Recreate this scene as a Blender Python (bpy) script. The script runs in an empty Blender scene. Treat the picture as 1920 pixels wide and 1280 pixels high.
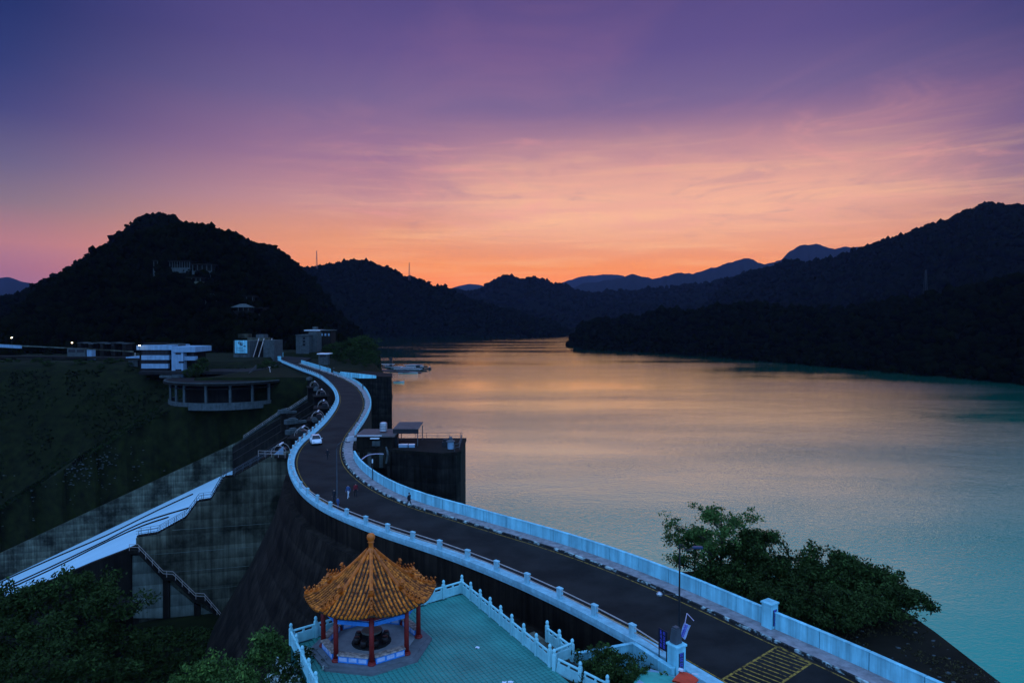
import bpy, bmesh, math, random
import numpy as np
from mathutils import Vector, Matrix

random.seed(7)
RNG = np.random.default_rng(11)
PI = math.pi
S = bpy.context.scene
COL = S.collection
R = math.radians

# ------------------------------------------------------------------ camera
H_CAM, FPX, PITCH = 21.0, 1280.0, math.atan(40 / 1280)
cam_data = bpy.data.cameras.new('camera')
cam_data.lens = 24.0
cam_data.sensor_width = 36.0
cam_data.clip_start = 0.5
cam_data.clip_end = 60000
cam = bpy.data.objects.new('camera', cam_data)
cam.location = (0, 0, H_CAM)
cam.rotation_euler = (PI / 2 - PITCH, 0, 0)
COL.objects.link(cam)
S.camera = cam

# ------------------------------------------------------------------ render settings, exposure
S.render.engine = 'CYCLES'
S.view_settings.view_transform = 'Standard'
S.view_settings.look = 'None'
S.view_settings.exposure = 0.0
S.view_settings.gamma = 1.0
S.cycles.use_denoising = True
S.cycles.max_bounces = 4
S.cycles.diffuse_bounces = 2
S.cycles.glossy_bounces = 2
S.cycles.transmission_bounces = 2
S.cycles.transparent_max_bounces = 4
S.cycles.volume_bounces = 0
S.cycles.sample_clamp_indirect = 4.0


def lin(r, g, b):
    def f(c):
        c /= 255.0
        return c / 12.92 if c <= 0.04045 else ((c + 0.055) / 1.055) ** 2.4
    return (f(r), f(g), f(b), 1.0)


# ------------------------------------------------------------------ world: dusk sky after sunset
world = bpy.data.worlds.new('World')
S.world = world
world.use_nodes = True
nt = world.node_tree
nt.nodes.clear()


def N(t, **kw):
    n = nt.nodes.new(t)
    for k, v in kw.items():
        setattr(n, k, v)
    return n


def L(a, b):
    nt.links.new(a, b)


def M_(op, a, b=None, clamp=False, c=None):
    n = nt.nodes.new('ShaderNodeMath')
    n.operation = op
    n.use_clamp = clamp
    for i, x in enumerate((a, b, c)):
        if x is None:
            continue
        if isinstance(x, (int, float)):
            n.inputs[i].default_value = x
        else:
            nt.links.new(x, n.inputs[i])
    return n.outputs[0]


def smooth(x, a, b):
    n = nt.nodes.new('ShaderNodeMapRange')
    n.interpolation_type = 'SMOOTHSTEP'
    n.inputs[1].default_value = a
    n.inputs[2].default_value = b
    n.inputs[3].default_value = 0
    n.inputs[4].default_value = 1
    nt.links.new(x, n.inputs[0])
    return n.outputs[0]


def mixc(f, a, b, mode='MIX'):
    n = nt.nodes.new('ShaderNodeMix')
    n.data_type = 'RGBA'
    n.blend_type = mode
    for s_, x in ((n.inputs[0], f), (n.inputs[6], a), (n.inputs[7], b)):
        if isinstance(x, (int, float, tuple)):
            s_.default_value = x
        else:
            nt.links.new(x, s_)
    return n.outputs[2]


tc = N('ShaderNodeTexCoord')
sep = N('ShaderNodeSeparateXYZ')
L(tc.outputs['Generated'], sep.inputs[0])
dx, dy, dz = sep.outputs
el = M_('MULTIPLY', M_('ARCSINE', dz), 180 / PI)
hl = M_('SQRT', M_('ADD', M_('MULTIPLY', dx, dx), M_('ADD', M_('MULTIPLY', dy, dy), 1e-6)))
GAZ = R(4.0)                                        # azimuth of the sunset glow, right of the view axis
cosaz = M_('DIVIDE', M_('ADD', M_('MULTIPLY', dx, math.sin(GAZ)), M_('MULTIPLY', dy, math.cos(GAZ))), hl)
elf = M_('DIVIDE', M_('ADD', el, 6.0), 96.0, clamp=True)


def ramp(stops):
    n = nt.nodes.new('ShaderNodeValToRGB')
    cr = n.color_ramp
    cr.interpolation = 'EASE' if False else 'LINEAR'
    while len(cr.elements) < len(stops):
        cr.elements.new(0.5)
    for e, (deg, c) in zip(cr.elements, stops):
        e.position = (deg + 6.0) / 96.0
        e.color = c if len(c) == 4 else (*c, 1)
    nt.links.new(elf, n.inputs[0])
    return n.outputs[0]


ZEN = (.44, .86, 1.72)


def lx(k, *c):
    return tuple(v * k for v in lin(*c)[:3])


west = ramp([(-6, (.05, .05, .08)), (0, lx(1.35, 255, 128, 36)), (2.8, lx(1.25, 255, 135, 30)), (4.5, lx(1.18, 254, 148, 44)), (7.0, lx(1.08, 240, 156, 98)),
             (9.5, lx(1.0, 214, 151, 142)), (13, lin(168, 122, 146)), (17.5, lin(122, 101, 143)), (21, lin(100, 83, 137)),
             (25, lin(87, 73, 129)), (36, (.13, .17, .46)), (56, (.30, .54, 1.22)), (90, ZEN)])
side = ramp([(-6, (.05, .05, .08)), (0, lin(140, 104, 140)), (3.4, lx(1.0, 178, 112, 118)), (5.3, lx(1.04, 194, 126, 114)), (8.0, lin(142, 118, 124)),
             (10.6, lin(106, 97, 127)), (14, lin(66, 68, 119)), (17, lin(46, 56, 110)), (20.5, lin(29, 45, 99)),
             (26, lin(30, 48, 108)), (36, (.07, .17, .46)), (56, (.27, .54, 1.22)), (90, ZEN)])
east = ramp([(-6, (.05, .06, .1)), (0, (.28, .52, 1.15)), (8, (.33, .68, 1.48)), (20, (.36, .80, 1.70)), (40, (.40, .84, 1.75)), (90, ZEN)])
w1 = smooth(cosaz, 0.735, 0.99)
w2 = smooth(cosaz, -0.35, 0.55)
GA2 = R(13.0)
cos2 = M_('DIVIDE', M_('ADD', M_('MULTIPLY', dx, math.sin(GA2)), M_('MULTIPLY', dy, math.cos(GA2))), hl)
gl_ = M_('MULTIPLY', smooth(cos2, 0.91, 1.0), M_('MULTIPLY', smooth(el, 4.0, 9.0), M_('SUBTRACT', 1.0, smooth(el, 9.0, 17.0))))
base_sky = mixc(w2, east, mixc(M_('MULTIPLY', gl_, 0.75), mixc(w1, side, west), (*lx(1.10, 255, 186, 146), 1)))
# thin cirrus: streaks drawn out along the horizon plus higher wisps
az = M_('ARCTAN2', dx, dy)
cmb = N('ShaderNodeCombineXYZ')
L(M_('MULTIPLY', az, 3.0), cmb.inputs[0])
L(M_('ADD', M_('MULTIPLY', el, 0.85), M_('MULTIPLY', az, -0.5)), cmb.inputs[1])
n1 = N('ShaderNodeTexNoise')
n1.inputs['Scale'].default_value = 1.15
n1.inputs['Detail'].default_value = 9
n1.inputs['Roughness'].default_value = 0.62
n1.inputs['Distortion'].default_value = 0.5
L(cmb.outputs[0], n1.inputs['Vector'])
st = smooth(n1.outputs['Fac'], 0.42, 0.72)
cmb2 = N('ShaderNodeCombineXYZ')
zz = M_('ADD', M_('MAXIMUM', dz, 0.0), 0.10)
L(M_('DIVIDE', dx, zz), cmb2.inputs[0])
L(M_('MULTIPLY', M_('DIVIDE', dy, zz), 0.45), cmb2.inputs[1])
mp = N('ShaderNodeMapping')
mp.inputs['Rotation'].default_value = (0, 0, R(-32))
mp.inputs['Scale'].default_value = (0.75, 1.35, 1)
mp.inputs['Location'].default_value = (3.1, 1.7, 0)
L(cmb2.outputs[0], mp.inputs[0])
n2 = N('ShaderNodeTexNoise')
n2.inputs['Scale'].default_value = 1.0
n2.inputs['Detail'].default_value = 8
n2.inputs['Roughness'].default_value = 0.6
n2.inputs['Distortion'].default_value = 1.6
L(mp.outputs[0], n2.inputs['Vector'])
wi = smooth(n2.outputs['Fac'], 0.38, 0.85)
lowband = M_('MULTIPLY', smooth(el, 1.0, 5.0), M_('SUBTRACT', 1.0, smooth(el, 8, 17)))
hiband = M_('MULTIPLY', smooth(el, 6.0, 14.0), M_('SUBTRACT', 1.0, smooth(el, 24, 50)))
wgl = smooth(cos2, 0.80, 0.99)
c1 = M_('MULTIPLY', M_('MULTIPLY', st, lowband), M_('MULTIPLY', wgl, 0.42))
c2 = M_('MULTIPLY', M_('MULTIPLY', wi, hiband), M_('ADD', M_('MULTIPLY', wgl, 0.22), 0.03))
sky1 = mixc(c1, base_sky, (*lx(1.12, 255, 196, 128), 1))
sky2 = mixc(c2, sky1, lin(204, 134, 148))
mp3 = N('ShaderNodeMapping')
mp3.inputs['Rotation'].default_value = (0, 0, R(-14))
mp3.inputs['Scale'].default_value = (1.5, 3.4, 1)
mp3.inputs['Location'].default_value = (7.3, 2.2, 0)
L(cmb2.outputs[0], mp3.inputs[0])
n4 = N('ShaderNodeTexNoise')
n4.inputs['Scale'].default_value = 1.3
n4.inputs['Detail'].default_value = 10
n4.inputs['Roughness'].default_value = 0.66
n4.inputs['Distortion'].default_value = 1.1
L(mp3.outputs[0], n4.inputs['Vector'])
pf = smooth(n4.outputs['Fac'], 0.47, 0.80)
pband = M_('MULTIPLY', smooth(el, 5.0, 9.0), M_('SUBTRACT', 1.0, smooth(el, 11.5, 18.5)))
c3 = M_('MULTIPLY', M_('MULTIPLY', pf, pband), M_('MULTIPLY', wgl, 0.60))
sky2 = mixc(c3, sky2, (*lx(1.05, 250, 166, 150), 1))
dk = M_('MULTIPLY', M_('MULTIPLY', smooth(n4.outputs['Fac'], 0.50, 0.28), pband), M_('MULTIPLY', wgl, 0.30))
sky2 = mixc(dk, sky2, lin(150, 116, 146))
n3 = M_('ADD', M_('MULTIPLY', M_('SUBTRACT', n1.outputs['Fac'], 0.5), 0.22), 1.0)
sky3 = mixc(1.0, sky2, (1, 1, 1, 1), 'MULTIPLY')
vm = N('ShaderNodeVectorMath', operation='SCALE')
L(sky3, vm.inputs[0])
L(M_('ADD', M_('MULTIPLY', M_('SUBTRACT', n3, 1.0), M_('MULTIPLY', lowband, wgl)), 1.0), vm.inputs['Scale'])
bg = N('ShaderNodeBackground')
L(vm.outputs[0], bg.inputs['Color'])
bg.inputs['Strength'].default_value = 1.0
wo = N('ShaderNodeOutputWorld')
L(bg.outputs[0], wo.inputs['Surface'])

# ------------------------------------------------------------------ pixel of the photo -> point of the place
CP, SP = math.cos(PITCH), math.sin(PITCH)


def ray(px, py):
    r, u = (px - 960) / FPX, (640 - py) / FPX
    return Vector((r, CP + u * SP, -SP + u * CP))


def at(px, py, z=0.0):
    d = ray(px, py)
    t = (z - H_CAM) / d.z
    return Vector((d.x * t, d.y * t, z))


def atd(px, py, D):
    d = ray(px, py)
    t = D / d.y
    return Vector((d.x * t, D, H_CAM + d.z * t))


# ------------------------------------------------------------------ helpers
def tag(o, label=None, cat=None, group=None, kind=None):
    if label: o['label'] = label
    if cat: o['category'] = cat
    if group: o['group'] = group
    if kind: o['kind'] = kind
    return o


def empty(name, loc=(0, 0, 0), rz=0.0, label=None, cat=None, group=None, kind=None):
    o = bpy.data.objects.new(name, None)
    o.empty_display_size = 0.2
    COL.objects.link(o)
    o.location = loc
    o.rotation_euler = (0, 0, rz)
    return tag(o, label, cat, group, kind)


def copy_tree(o, parent=None):
    c = o.copy()
    COL.objects.link(c)
    c.parent = parent
    for ch in list(o.children):
        copy_tree(ch, c)
    return c


def link_mesh(name, me, mats, parent=None):
    o = bpy.data.objects.new(name, me)
    for m in (mats if isinstance(mats, (list, tuple)) else [mats]):
        if m.name not in [x.name for x in me.materials if x]:
            me.materials.append(m)
    COL.objects.link(o)
    o.parent = parent
    return o


def dup(o, parent=None, loc=None, rz=None):
    c = o.copy()
    COL.objects.link(c)
    c.parent = parent
    if loc is not None: c.location = loc
    if rz is not None: c.rotation_euler = (0, 0, rz)
    return c


class MB:
    def __init__(s):
        s.v, s.f, s.m = [], [], []

    def add(s, vs, fs, m=0):
        b = len(s.v)
        s.v += [tuple(v) for v in vs]
        s.f += [tuple(i + b for i in f) for f in fs]
        s.m += [m] * len(fs)
        return s

    def box(s, c, d, rz=0.0, m=0, taper=1.0, rx=0.0, ry=0.0):
        x, y, z = d[0] / 2, d[1] / 2, d[2] / 2
        P = [(-x, -y, -z), (x, -y, -z), (x, y, -z), (-x, y, -z),
             (-x * taper, -y * taper, z), (x * taper, -y * taper, z), (x * taper, y * taper, z), (-x * taper, y * taper, z)]
        mt = Matrix.Translation(Vector(c)) @ Matrix.Rotation(rz, 4, 'Z') @ Matrix.Rotation(ry, 4, 'Y') @ Matrix.Rotation(rx, 4, 'X')
        return s.add([mt @ Vector(p) for p in P], [(3, 2, 1, 0), (4, 5, 6, 7), (0, 1, 5, 4), (1, 2, 6, 5), (2, 3, 7, 6), (3, 0, 4, 7)], m)

    def bbox(s, c, d, rz=0.0, m=0, b=0.02):
        """box with chamfered vertical edges and chamfered top"""
        x, y, z = d[0] / 2, d[1] / 2, d[2] / 2
        def ring(ix, zz):
            X, Y = x - ix, y - ix
            q = [(-X + b, -Y), (X - b, -Y), (X, -Y + b), (X, Y - b), (X - b, Y), (-X + b, Y), (-X, Y - b), (-X, -Y + b)]
            return [(p[0], p[1], zz) for p in q]
        vs = ring(0, -z) + ring(0, z - b) + ring(b, z)
        mt = Matrix.Translation(Vector(c)) @ Matrix.Rotation(rz, 4, 'Z')
        fs = [tuple(range(7, -1, -1)), tuple(range(16, 24))]
        for k in range(2):
            for i in range(8):
                j = (i + 1) % 8
                fs.append((k * 8 + i, k * 8 + j, k * 8 + 8 + j, k * 8 + 8 + i))
        return s.add([mt @ Vector(p) for p in vs], fs, m)

    def tube(s, pts, r, n=6, m=0, caps=True):
        pts = [Vector(p) for p in pts]
        rs = r if isinstance(r, (list, tuple)) else [r] * len(pts)
        vs, fs = [], []
        for i, p in enumerate(pts):
            t = (pts[min(i + 1, len(pts) - 1)] - pts[max(i - 1, 0)])
            if t.length < 1e-9: t = Vector((0, 0, 1))
            t.normalize()
            a = Vector((0, 0, 1)) if abs(t.z) < 0.9 else Vector((1, 0, 0))
            u = t.cross(a).normalized()
            w = t.cross(u)
            for k in range(n):
                an = 2 * PI * k / n
                vs.append(p + (u * math.cos(an) + w * math.sin(an)) * rs[i])
        for i in range(len(pts) - 1):
            for k in range(n):
                k2 = (k + 1) % n
                fs.append((i * n + k, i * n + k2, (i + 1) * n + k2, (i + 1) * n + k))
        if caps:
            fs.append(tuple(range(n - 1, -1, -1)))
            fs.append(tuple(range((len(pts) - 1) * n, len(pts) * n)))
        return s.add(vs, fs, m)

    def lathe(s, prof, c=(0, 0, 0), n=12, m=0, ph=0.0):
        vs, fs = [], []
        for (r, z) in prof:
            for k in range(n):
                a = 2 * PI * k / n + ph
                vs.append((c[0] + r * math.cos(a), c[1] + r * math.sin(a), c[2] + z))
        for i in range(len(prof) - 1):
            for k in range(n):
                k2 = (k + 1) % n
                fs.append((i * n + k, i * n + k2, (i + 1) * n + k2, (i + 1) * n + k))
        fs.append(tuple(range(n - 1, -1, -1)))
        fs.append(tuple(range((len(prof) - 1) * n, len(prof) * n)))
        return s.add(vs, fs, m)

    def prism(s, poly, z0, z1, m=0):
        n = len(poly)
        z0 = z0 if isinstance(z0, (list, tuple)) else [z0] * n
        z1 = z1 if isinstance(z1, (list, tuple)) else [z1] * n
        vs = [(p[0], p[1], z) for p, z in zip(poly, z0)] + [(p[0], p[1], z) for p, z in zip(poly, z1)]
        fs = [tuple(range(n - 1, -1, -1)), tuple(range(n, 2 * n))]
        for i in range(n):
            j = (i + 1) % n
            fs.append((i, j, n + j, n + i))
        return s.add(vs, fs, m)

    def strip(s, rows, m=0, closed=False):
        """rows: list of equal-length polylines -> skin"""
        n = len(rows[0])
        vs = [p for r_ in rows for p in r_]
        fs = []
        for i in range(len(rows) - 1):
            for k in range(n - 1):
                fs.append((i * n + k, i * n + k + 1, (i + 1) * n + k + 1, (i + 1) * n + k))
            if closed:
                fs.append((i * n + n - 1, i * n, (i + 1) * n, (i + 1) * n + n - 1))
        return s.add(vs, fs, m)

    def build(s, name, mats, parent=None, smooth=False, loc=None):
        me = bpy.data.meshes.new(name)
        me.from_pydata(s.v, [], s.f)
        mats = mats if isinstance(mats, (list, tuple)) else [mats]
        for m in mats: me.materials.append(m)
        if len(mats) > 1:
            me.polygons.foreach_set('material_index', s.m)
        if smooth:
            me.polygons.foreach_set('use_smooth', [True] * len(s.f))
        bm = bmesh.new(); bm.from_mesh(me)
        bmesh.ops.recalc_face_normals(bm, faces=bm.faces)
        bm.to_mesh(me); bm.free()
        me.update()
        o = bpy.data.objects.new(name, me)
        COL.objects.link(o)
        o.parent = parent
        if loc is not None: o.location = loc
        return o


def np_mesh(name, v, quads, mats, parent=None, smooth=False):
    me = bpy.data.meshes.new(name)
    v = np.asarray(v, np.float32); q = np.asarray(quads, np.int32)
    k = q.shape[1]
    me.vertices.add(len(v)); me.vertices.foreach_set('co', v.ravel())
    me.loops.add(q.size); me.loops.foreach_set('vertex_index', q.ravel())
    me.polygons.add(len(q))
    me.polygons.foreach_set('loop_start', np.arange(0, q.size, k, dtype=np.int32))
    me.polygons.foreach_set('loop_total', np.full(len(q), k, np.int32))
    if smooth:
        me.polygons.foreach_set('use_smooth', np.ones(len(q), bool))
    me.update(calc_edges=True)
    me.validate()
    return link_mesh(name, me, mats, parent)


def hash2(ix, iy, seed):
    h = (ix * 374761393 + iy * 668265263 + seed * 982451653) & 0xFFFFFFFF
    h = ((h ^ (h >> 13)) * 1274126177) & 0xFFFFFFFF
    return ((h ^ (h >> 16)) & 0xFFFF) / 65535.0


def fbm(x, y, seed=0, octv=4):
    x = np.asarray(x, float); y = np.asarray(y, float)
    out = np.zeros(np.broadcast(x, y).shape); a = 0.5; tot = 0
    for o in range(octv):
        xi = np.floor(x).astype(np.int64); yi = np.floor(y).astype(np.int64)
        fx = x - xi; fy = y - yi
        fx = fx * fx * (3 - 2 * fx); fy = fy * fy * (3 - 2 * fy)
        h = lambda i, j: hash2(xi + i, yi + j, seed + o * 17)
        out += a * ((h(0, 0) * (1 - fx) + h(1, 0) * fx) * (1 - fy) + (h(0, 1) * (1 - fx) + h(1, 1) * fx) * fy)
        tot += a; a *= 0.5; x = x * 2.03; y = y * 2.03
    return out / tot - 0.5


def catmull(P, step):
    P = [Vector(p) for p in P]
    out = []
    for i in range(len(P) - 1):
        p0, p1, p2, p3 = P[max(i - 1, 0)], P[i], P[i + 1], P[min(i + 2, len(P) - 1)]
        for k in range(16):
            t = k / 16
            out.append(0.5 * ((2 * p1) + (p2 - p0) * t + (2 * p0 - 5 * p1 + 4 * p2 - p3) * t * t + (3 * p1 - p0 - 3 * p2 + p3) * t ** 3))
    out.append(P[-1])
    return resample(out, step)


def resample(P, step):
    res = [P[0].copy()]
    acc = 0.0
    for a, b in zip(P[:-1], P[1:]):
        l = (b - a).length
        if l < 1e-9: continue
        d = step - acc
        while d <= l:
            res.append(a + (b - a) * (d / l))
            d += step
        acc = l - (d - step)
    return res


def soften(P, k=6):
    P = [p.copy() for p in P]
    for _ in range(k):
        Q = [p.copy() for p in P]
        for i in range(1, len(P) - 1):
            Q[i] = (P[i - 1] + P[i] * 2 + P[i + 1]) / 4
        P = Q
    return P


def normals2(P):
    out = []
    for i in range(len(P)):
        t = P[min(i + 1, len(P) - 1)] - P[max(i - 1, 0)]
        t.z = 0
        t.normalize()
        out.append(Vector((t.y, -t.x, 0)))          # to the right of travel
    return out


def offset(P, d):
    return [p + n * d for p, n in zip(P, normals2(P))]


def lift(P, z):
    return [Vector((p.x, p.y, z)) for p in P]


# ------------------------------------------------------------------ materials
def mat(name, col, rough=0.8, var=0.25, scale=1.0, bump=0.0, bscale=None, streak=0.0, metal=0.0, obj_var=0.0, col2=None,
        spec=None, sharp=None, emit=0.0, stretch=None, courses=0.0):
    m = bpy.data.materials.new(name)
    m.use_nodes = True
    t = m.node_tree
    b = t.nodes['Principled BSDF']
    b.inputs['Roughness'].default_value = rough
    b.inputs['Metallic'].default_value = metal
    b.inputs['Specular IOR Level'].default_value = spec if spec is not None else (.10 if rough > .72 else .4)
    co = t.nodes.new('ShaderNodeTexCoord')
    geo = t.nodes.new('ShaderNodeNewGeometry')
    ns = t.nodes.new('ShaderNodeTexNoise')
    ns.inputs['Scale'].default_value = scale
    ns.inputs['Detail'].default_value = 6
    ns.inputs['Roughness'].default_value = 0.62
    vec = geo.outputs['Position']
    if stretch:
        mp = t.nodes.new('ShaderNodeMapping')
        mp.inputs['Scale'].default_value = stretch
        t.links.new(vec, mp.inputs[0]); vec_s = mp.outputs[0]
    else:
        vec_s = vec
    t.links.new(vec_s, ns.inputs['Vector'])
    mx = t.nodes.new('ShaderNodeMix'); mx.data_type = 'RGBA'
    c = Vector(col[:3])
    c2 = Vector(col2[:3]) if col2 else c
    mx.inputs[6].default_value = (*(c * (1 - var)), 1)
    mx.inputs[7].default_value = (*(c2 * (1 + var)), 1)
    mr = t.nodes.new('ShaderNodeMapRange')
    lo, hi = sharp or (0.3, 0.7)
    mr.inputs[1].default_value = lo; mr.inputs[2].default_value = hi
    t.links.new(ns.outputs['Fac'], mr.inputs[0])
    t.links.new(mr.outputs[0], mx.inputs[0])
    out = mx.outputs[2]
    if streak:
        mp2 = t.nodes.new('ShaderNodeMapping')
        mp2.inputs['Scale'].default_value = (1.5, 1.5, 0.07)
        t.links.new(vec, mp2.inputs[0])
        n2 = t.nodes.new('ShaderNodeTexNoise')
        n2.inputs['Scale'].default_value = 1.0; n2.inputs['Detail'].default_value = 7; n2.inputs['Roughness'].default_value = 0.7
        t.links.new(mp2.outputs[0], n2.inputs['Vector'])
        r2 = t.nodes.new('ShaderNodeMapRange')
        r2.inputs[1].default_value = 0.38; r2.inputs[2].default_value = 0.62
        r2.inputs[3].default_value = 1 - streak; r2.inputs[4].default_value = 1.0
        t.links.new(n2.outputs['Fac'], r2.inputs[0])
        sc = t.nodes.new('ShaderNodeVectorMath'); sc.operation = 'SCALE'
        t.links.new(out, sc.inputs[0]); t.links.new(r2.outputs[0], sc.inputs['Scale'])
        out = sc.outputs[0]
    if courses:
        sz = t.nodes.new('ShaderNodeSeparateXYZ'); t.links.new(vec, sz.inputs[0])
        nz = t.nodes.new('ShaderNodeTexNoise'); nz.inputs['Scale'].default_value = .35; nz.inputs['Detail'].default_value = 4
        t.links.new(vec, nz.inputs['Vector'])
        k1 = t.nodes.new('ShaderNodeMath'); k1.operation = 'MULTIPLY_ADD'; k1.inputs[1].default_value = .12; t.links.new(nz.outputs['Fac'], k1.inputs[0]); t.links.new(sz.outputs[2], k1.inputs[2])
        k2 = t.nodes.new('ShaderNodeMath'); k2.operation = 'DIVIDE'; k2.inputs[1].default_value = courses; t.links.new(k1.outputs[0], k2.inputs[0])
        k3 = t.nodes.new('ShaderNodeMath'); k3.operation = 'FRACT'; t.links.new(k2.outputs[0], k3.inputs[0])
        k4 = t.nodes.new('ShaderNodeMapRange'); k4.inputs[1].default_value = .90; k4.inputs[2].default_value = .97; k4.inputs[3].default_value = 1.0; k4.inputs[4].default_value = .55
        t.links.new(k3.outputs[0], k4.inputs[0])
        # lighter lime runs below the joints
        k5 = t.nodes.new('ShaderNodeMapRange'); k5.inputs[1].default_value = 0; k5.inputs[2].default_value = .9; k5.inputs[3].default_value = .8; k5.inputs[4].default_value = 1.3
        t.links.new(k3.outputs[0], k5.inputs[0])
        k6 = t.nodes.new('ShaderNodeMath'); k6.operation = 'MULTIPLY'; t.links.new(k4.outputs[0], k6.inputs[0]); t.links.new(k5.outputs[0], k6.inputs[1])
        sc = t.nodes.new('ShaderNodeVectorMath'); sc.operation = 'SCALE'
        t.links.new(out, sc.inputs[0]); t.links.new(k6.outputs[0], sc.inputs['Scale'])
        out = sc.outputs[0]
    if obj_var:
        oi = t.nodes.new('ShaderNodeObjectInfo')
        r3 = t.nodes.new('ShaderNodeMapRange')
        r3.inputs[3].default_value = 1 - obj_var; r3.inputs[4].default_value = 1 + obj_var
        t.links.new(oi.outputs['Random'], r3.inputs[0])
        sc = t.nodes.new('ShaderNodeVectorMath'); sc.operation = 'SCALE'
        t.links.new(out, sc.inputs[0]); t.links.new(r3.outputs[0], sc.inputs['Scale'])
        out = sc.outputs[0]
    t.links.new(out, b.inputs['Base Color'])
    if bump:
        nb = t.nodes.new('ShaderNodeTexNoise')
        nb.inputs['Scale'].default_value = bscale or scale * 6
        nb.inputs['Detail'].default_value = 5
        t.links.new(vec_s, nb.inputs['Vector'])
        bp = t.nodes.new('ShaderNodeBump')
        bp.inputs['Strength'].default_value = bump
        bp.inputs['Distance'].default_value = 0.05
        t.links.new(nb.outputs['Fac'], bp.inputs['Height'])
        t.links.new(bp.outputs['Normal'], b.inputs['Normal'])
    if emit:
        b.inputs['Emission Color'].default_value = (*c, 1)
        b.inputs['Emission Strength'].default_value = emit
    return m


M = {}
M['asphalt'] = mat('asphalt', (.0205, .0186, .0176), .85, .30, .22, .3, 16, sharp=(.40, .60))
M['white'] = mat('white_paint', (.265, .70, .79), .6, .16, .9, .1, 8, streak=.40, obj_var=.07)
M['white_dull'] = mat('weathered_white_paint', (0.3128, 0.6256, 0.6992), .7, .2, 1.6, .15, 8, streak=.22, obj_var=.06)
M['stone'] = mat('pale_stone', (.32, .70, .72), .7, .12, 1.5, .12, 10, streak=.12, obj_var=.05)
M['rail'] = mat('weathered_rail', (0.425, 0.357, 0.323), .6, .25, 1.2)
M['pave'] = mat('stained_paving', (0.2736, 0.2462, 0.2462), .85, .4, 1.6, .3, 9)
M['kerb'] = mat('kerb_paint', (0.045, 0.045, 0.045), .85, .4, 1.1, .3, 9, col2=(0.315, 0.405, 0.3825), sharp=(.50, .60), obj_var=.12)
M['yellow'] = mat('yellow_paint', (.035, .024, .016), .8, .1, 3.5, .1, 10, col2=(.36, .21, .04), sharp=(.38, .56))
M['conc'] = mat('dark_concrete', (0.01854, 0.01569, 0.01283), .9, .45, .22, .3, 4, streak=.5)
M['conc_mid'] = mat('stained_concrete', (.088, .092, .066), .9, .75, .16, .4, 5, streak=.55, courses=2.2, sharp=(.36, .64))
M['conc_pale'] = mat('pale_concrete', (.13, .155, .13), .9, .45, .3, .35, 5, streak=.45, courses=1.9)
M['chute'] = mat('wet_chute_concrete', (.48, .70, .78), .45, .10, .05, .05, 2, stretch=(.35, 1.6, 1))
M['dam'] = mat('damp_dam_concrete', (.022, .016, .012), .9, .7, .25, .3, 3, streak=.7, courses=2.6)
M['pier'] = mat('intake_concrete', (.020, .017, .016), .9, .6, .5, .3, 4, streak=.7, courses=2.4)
M['grass'] = mat('grass', (.0075, .0100, .0018), .95, .7, .35, .5, 3)
M['grass_dry'] = mat('dry_grass', (.050, .042, .018), .95, .5, 1.5)
M['grass_tuft'] = mat('bank_tuft', (.0065, .0115, .0020), .95, .8, .06, sharp=(.4, .62))
M['soil'] = mat('soil', (0.0143, 0.01144, 0.00715), .95, .4, .4, .4, 3)
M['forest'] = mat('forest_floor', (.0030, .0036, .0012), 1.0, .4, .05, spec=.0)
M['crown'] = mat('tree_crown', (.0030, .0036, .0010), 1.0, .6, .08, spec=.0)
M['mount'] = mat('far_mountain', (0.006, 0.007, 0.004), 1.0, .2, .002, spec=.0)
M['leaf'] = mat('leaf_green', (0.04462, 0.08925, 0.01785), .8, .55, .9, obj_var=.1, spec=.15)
M['leaf_lit'] = mat('leaf_light_green', (0.1283, 0.2222, 0.04104), .8, .5, .8, obj_var=.1, spec=.15)  # lighter green leaf tone, mixed in among the base leaves
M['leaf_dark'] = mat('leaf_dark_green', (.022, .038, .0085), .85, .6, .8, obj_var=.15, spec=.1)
M['leaf_pale'] = mat('leaf_silvery', (.34, .40, .36), .8, .5, 2.5, spec=.2)
M['bark'] = mat('bark', (0.0462, 0.0378, 0.0294), .95, .35, 3.0, .4, 14)
M['tile'] = mat('glazed_roof_tile', (.32, .058, .005), .42, .65, 3.2, .2, 14, col2=(.56, .140, .012), obj_var=.34, spec=.25, sharp=(.36, .62))
M['pan_tile'] = mat('dark_pan_tile', (0.03675, 0.01575, 0.0042), .7, .5, 2.2, .3, 12)  # darker brown than the rolls, so the gaps between them read deep
M['ridge'] = mat('ridge_tile', (.54, .118, .011), .4, .45, 3.0, .2, 14, obj_var=.15, spec=.3)
M['finial'] = mat('finial_glaze', (.66, .150, .016), .3, .2, 4, spec=.3)
M['red'] = mat('red_column_paint', (0.221, 0.0102, 0.0068), .55, .2, 2, obj_var=.08)
M['blue'] = mat('blue_bench_paint', (0.0425, 0.255, 0.663), .6, .2, 3)
M['bench'] = mat('worn_stone_seat', (0.336, 0.264, 0.224), .8, .4, 4, .2, 12, sharp=(.42, .58))
M['floor'] = mat('terrazzo_floor', (0.336, 0.336, 0.336), .7, .15, 2.5, .05, 20)
M['plinth'] = mat('plinth_stone', (0.153, 0.1615, 0.17), .8, .25, 1.5, .15, 8)
M['deck'] = mat('glazed_deck_tile', (.040, .245, .200), .5, .30, .28, .08, 6)
M['grout'] = mat('deck_grout', (.020, .110, .095), .9, .2, 1)
M['stool'] = mat('dark_stool', (0.021, 0.0126, 0.0112), .45, .3, 3)
M['tabletop'] = mat('grey_tabletop', (0.136, 0.12, 0.096), .6, .3, 3)
M['disc'] = mat('dark_floor_disc', (0.0385, 0.0385, 0.0385), .8, .3, 2)
M['black'] = mat('black_metal', (.012, .013, .016), .5, .2, 3)
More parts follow.
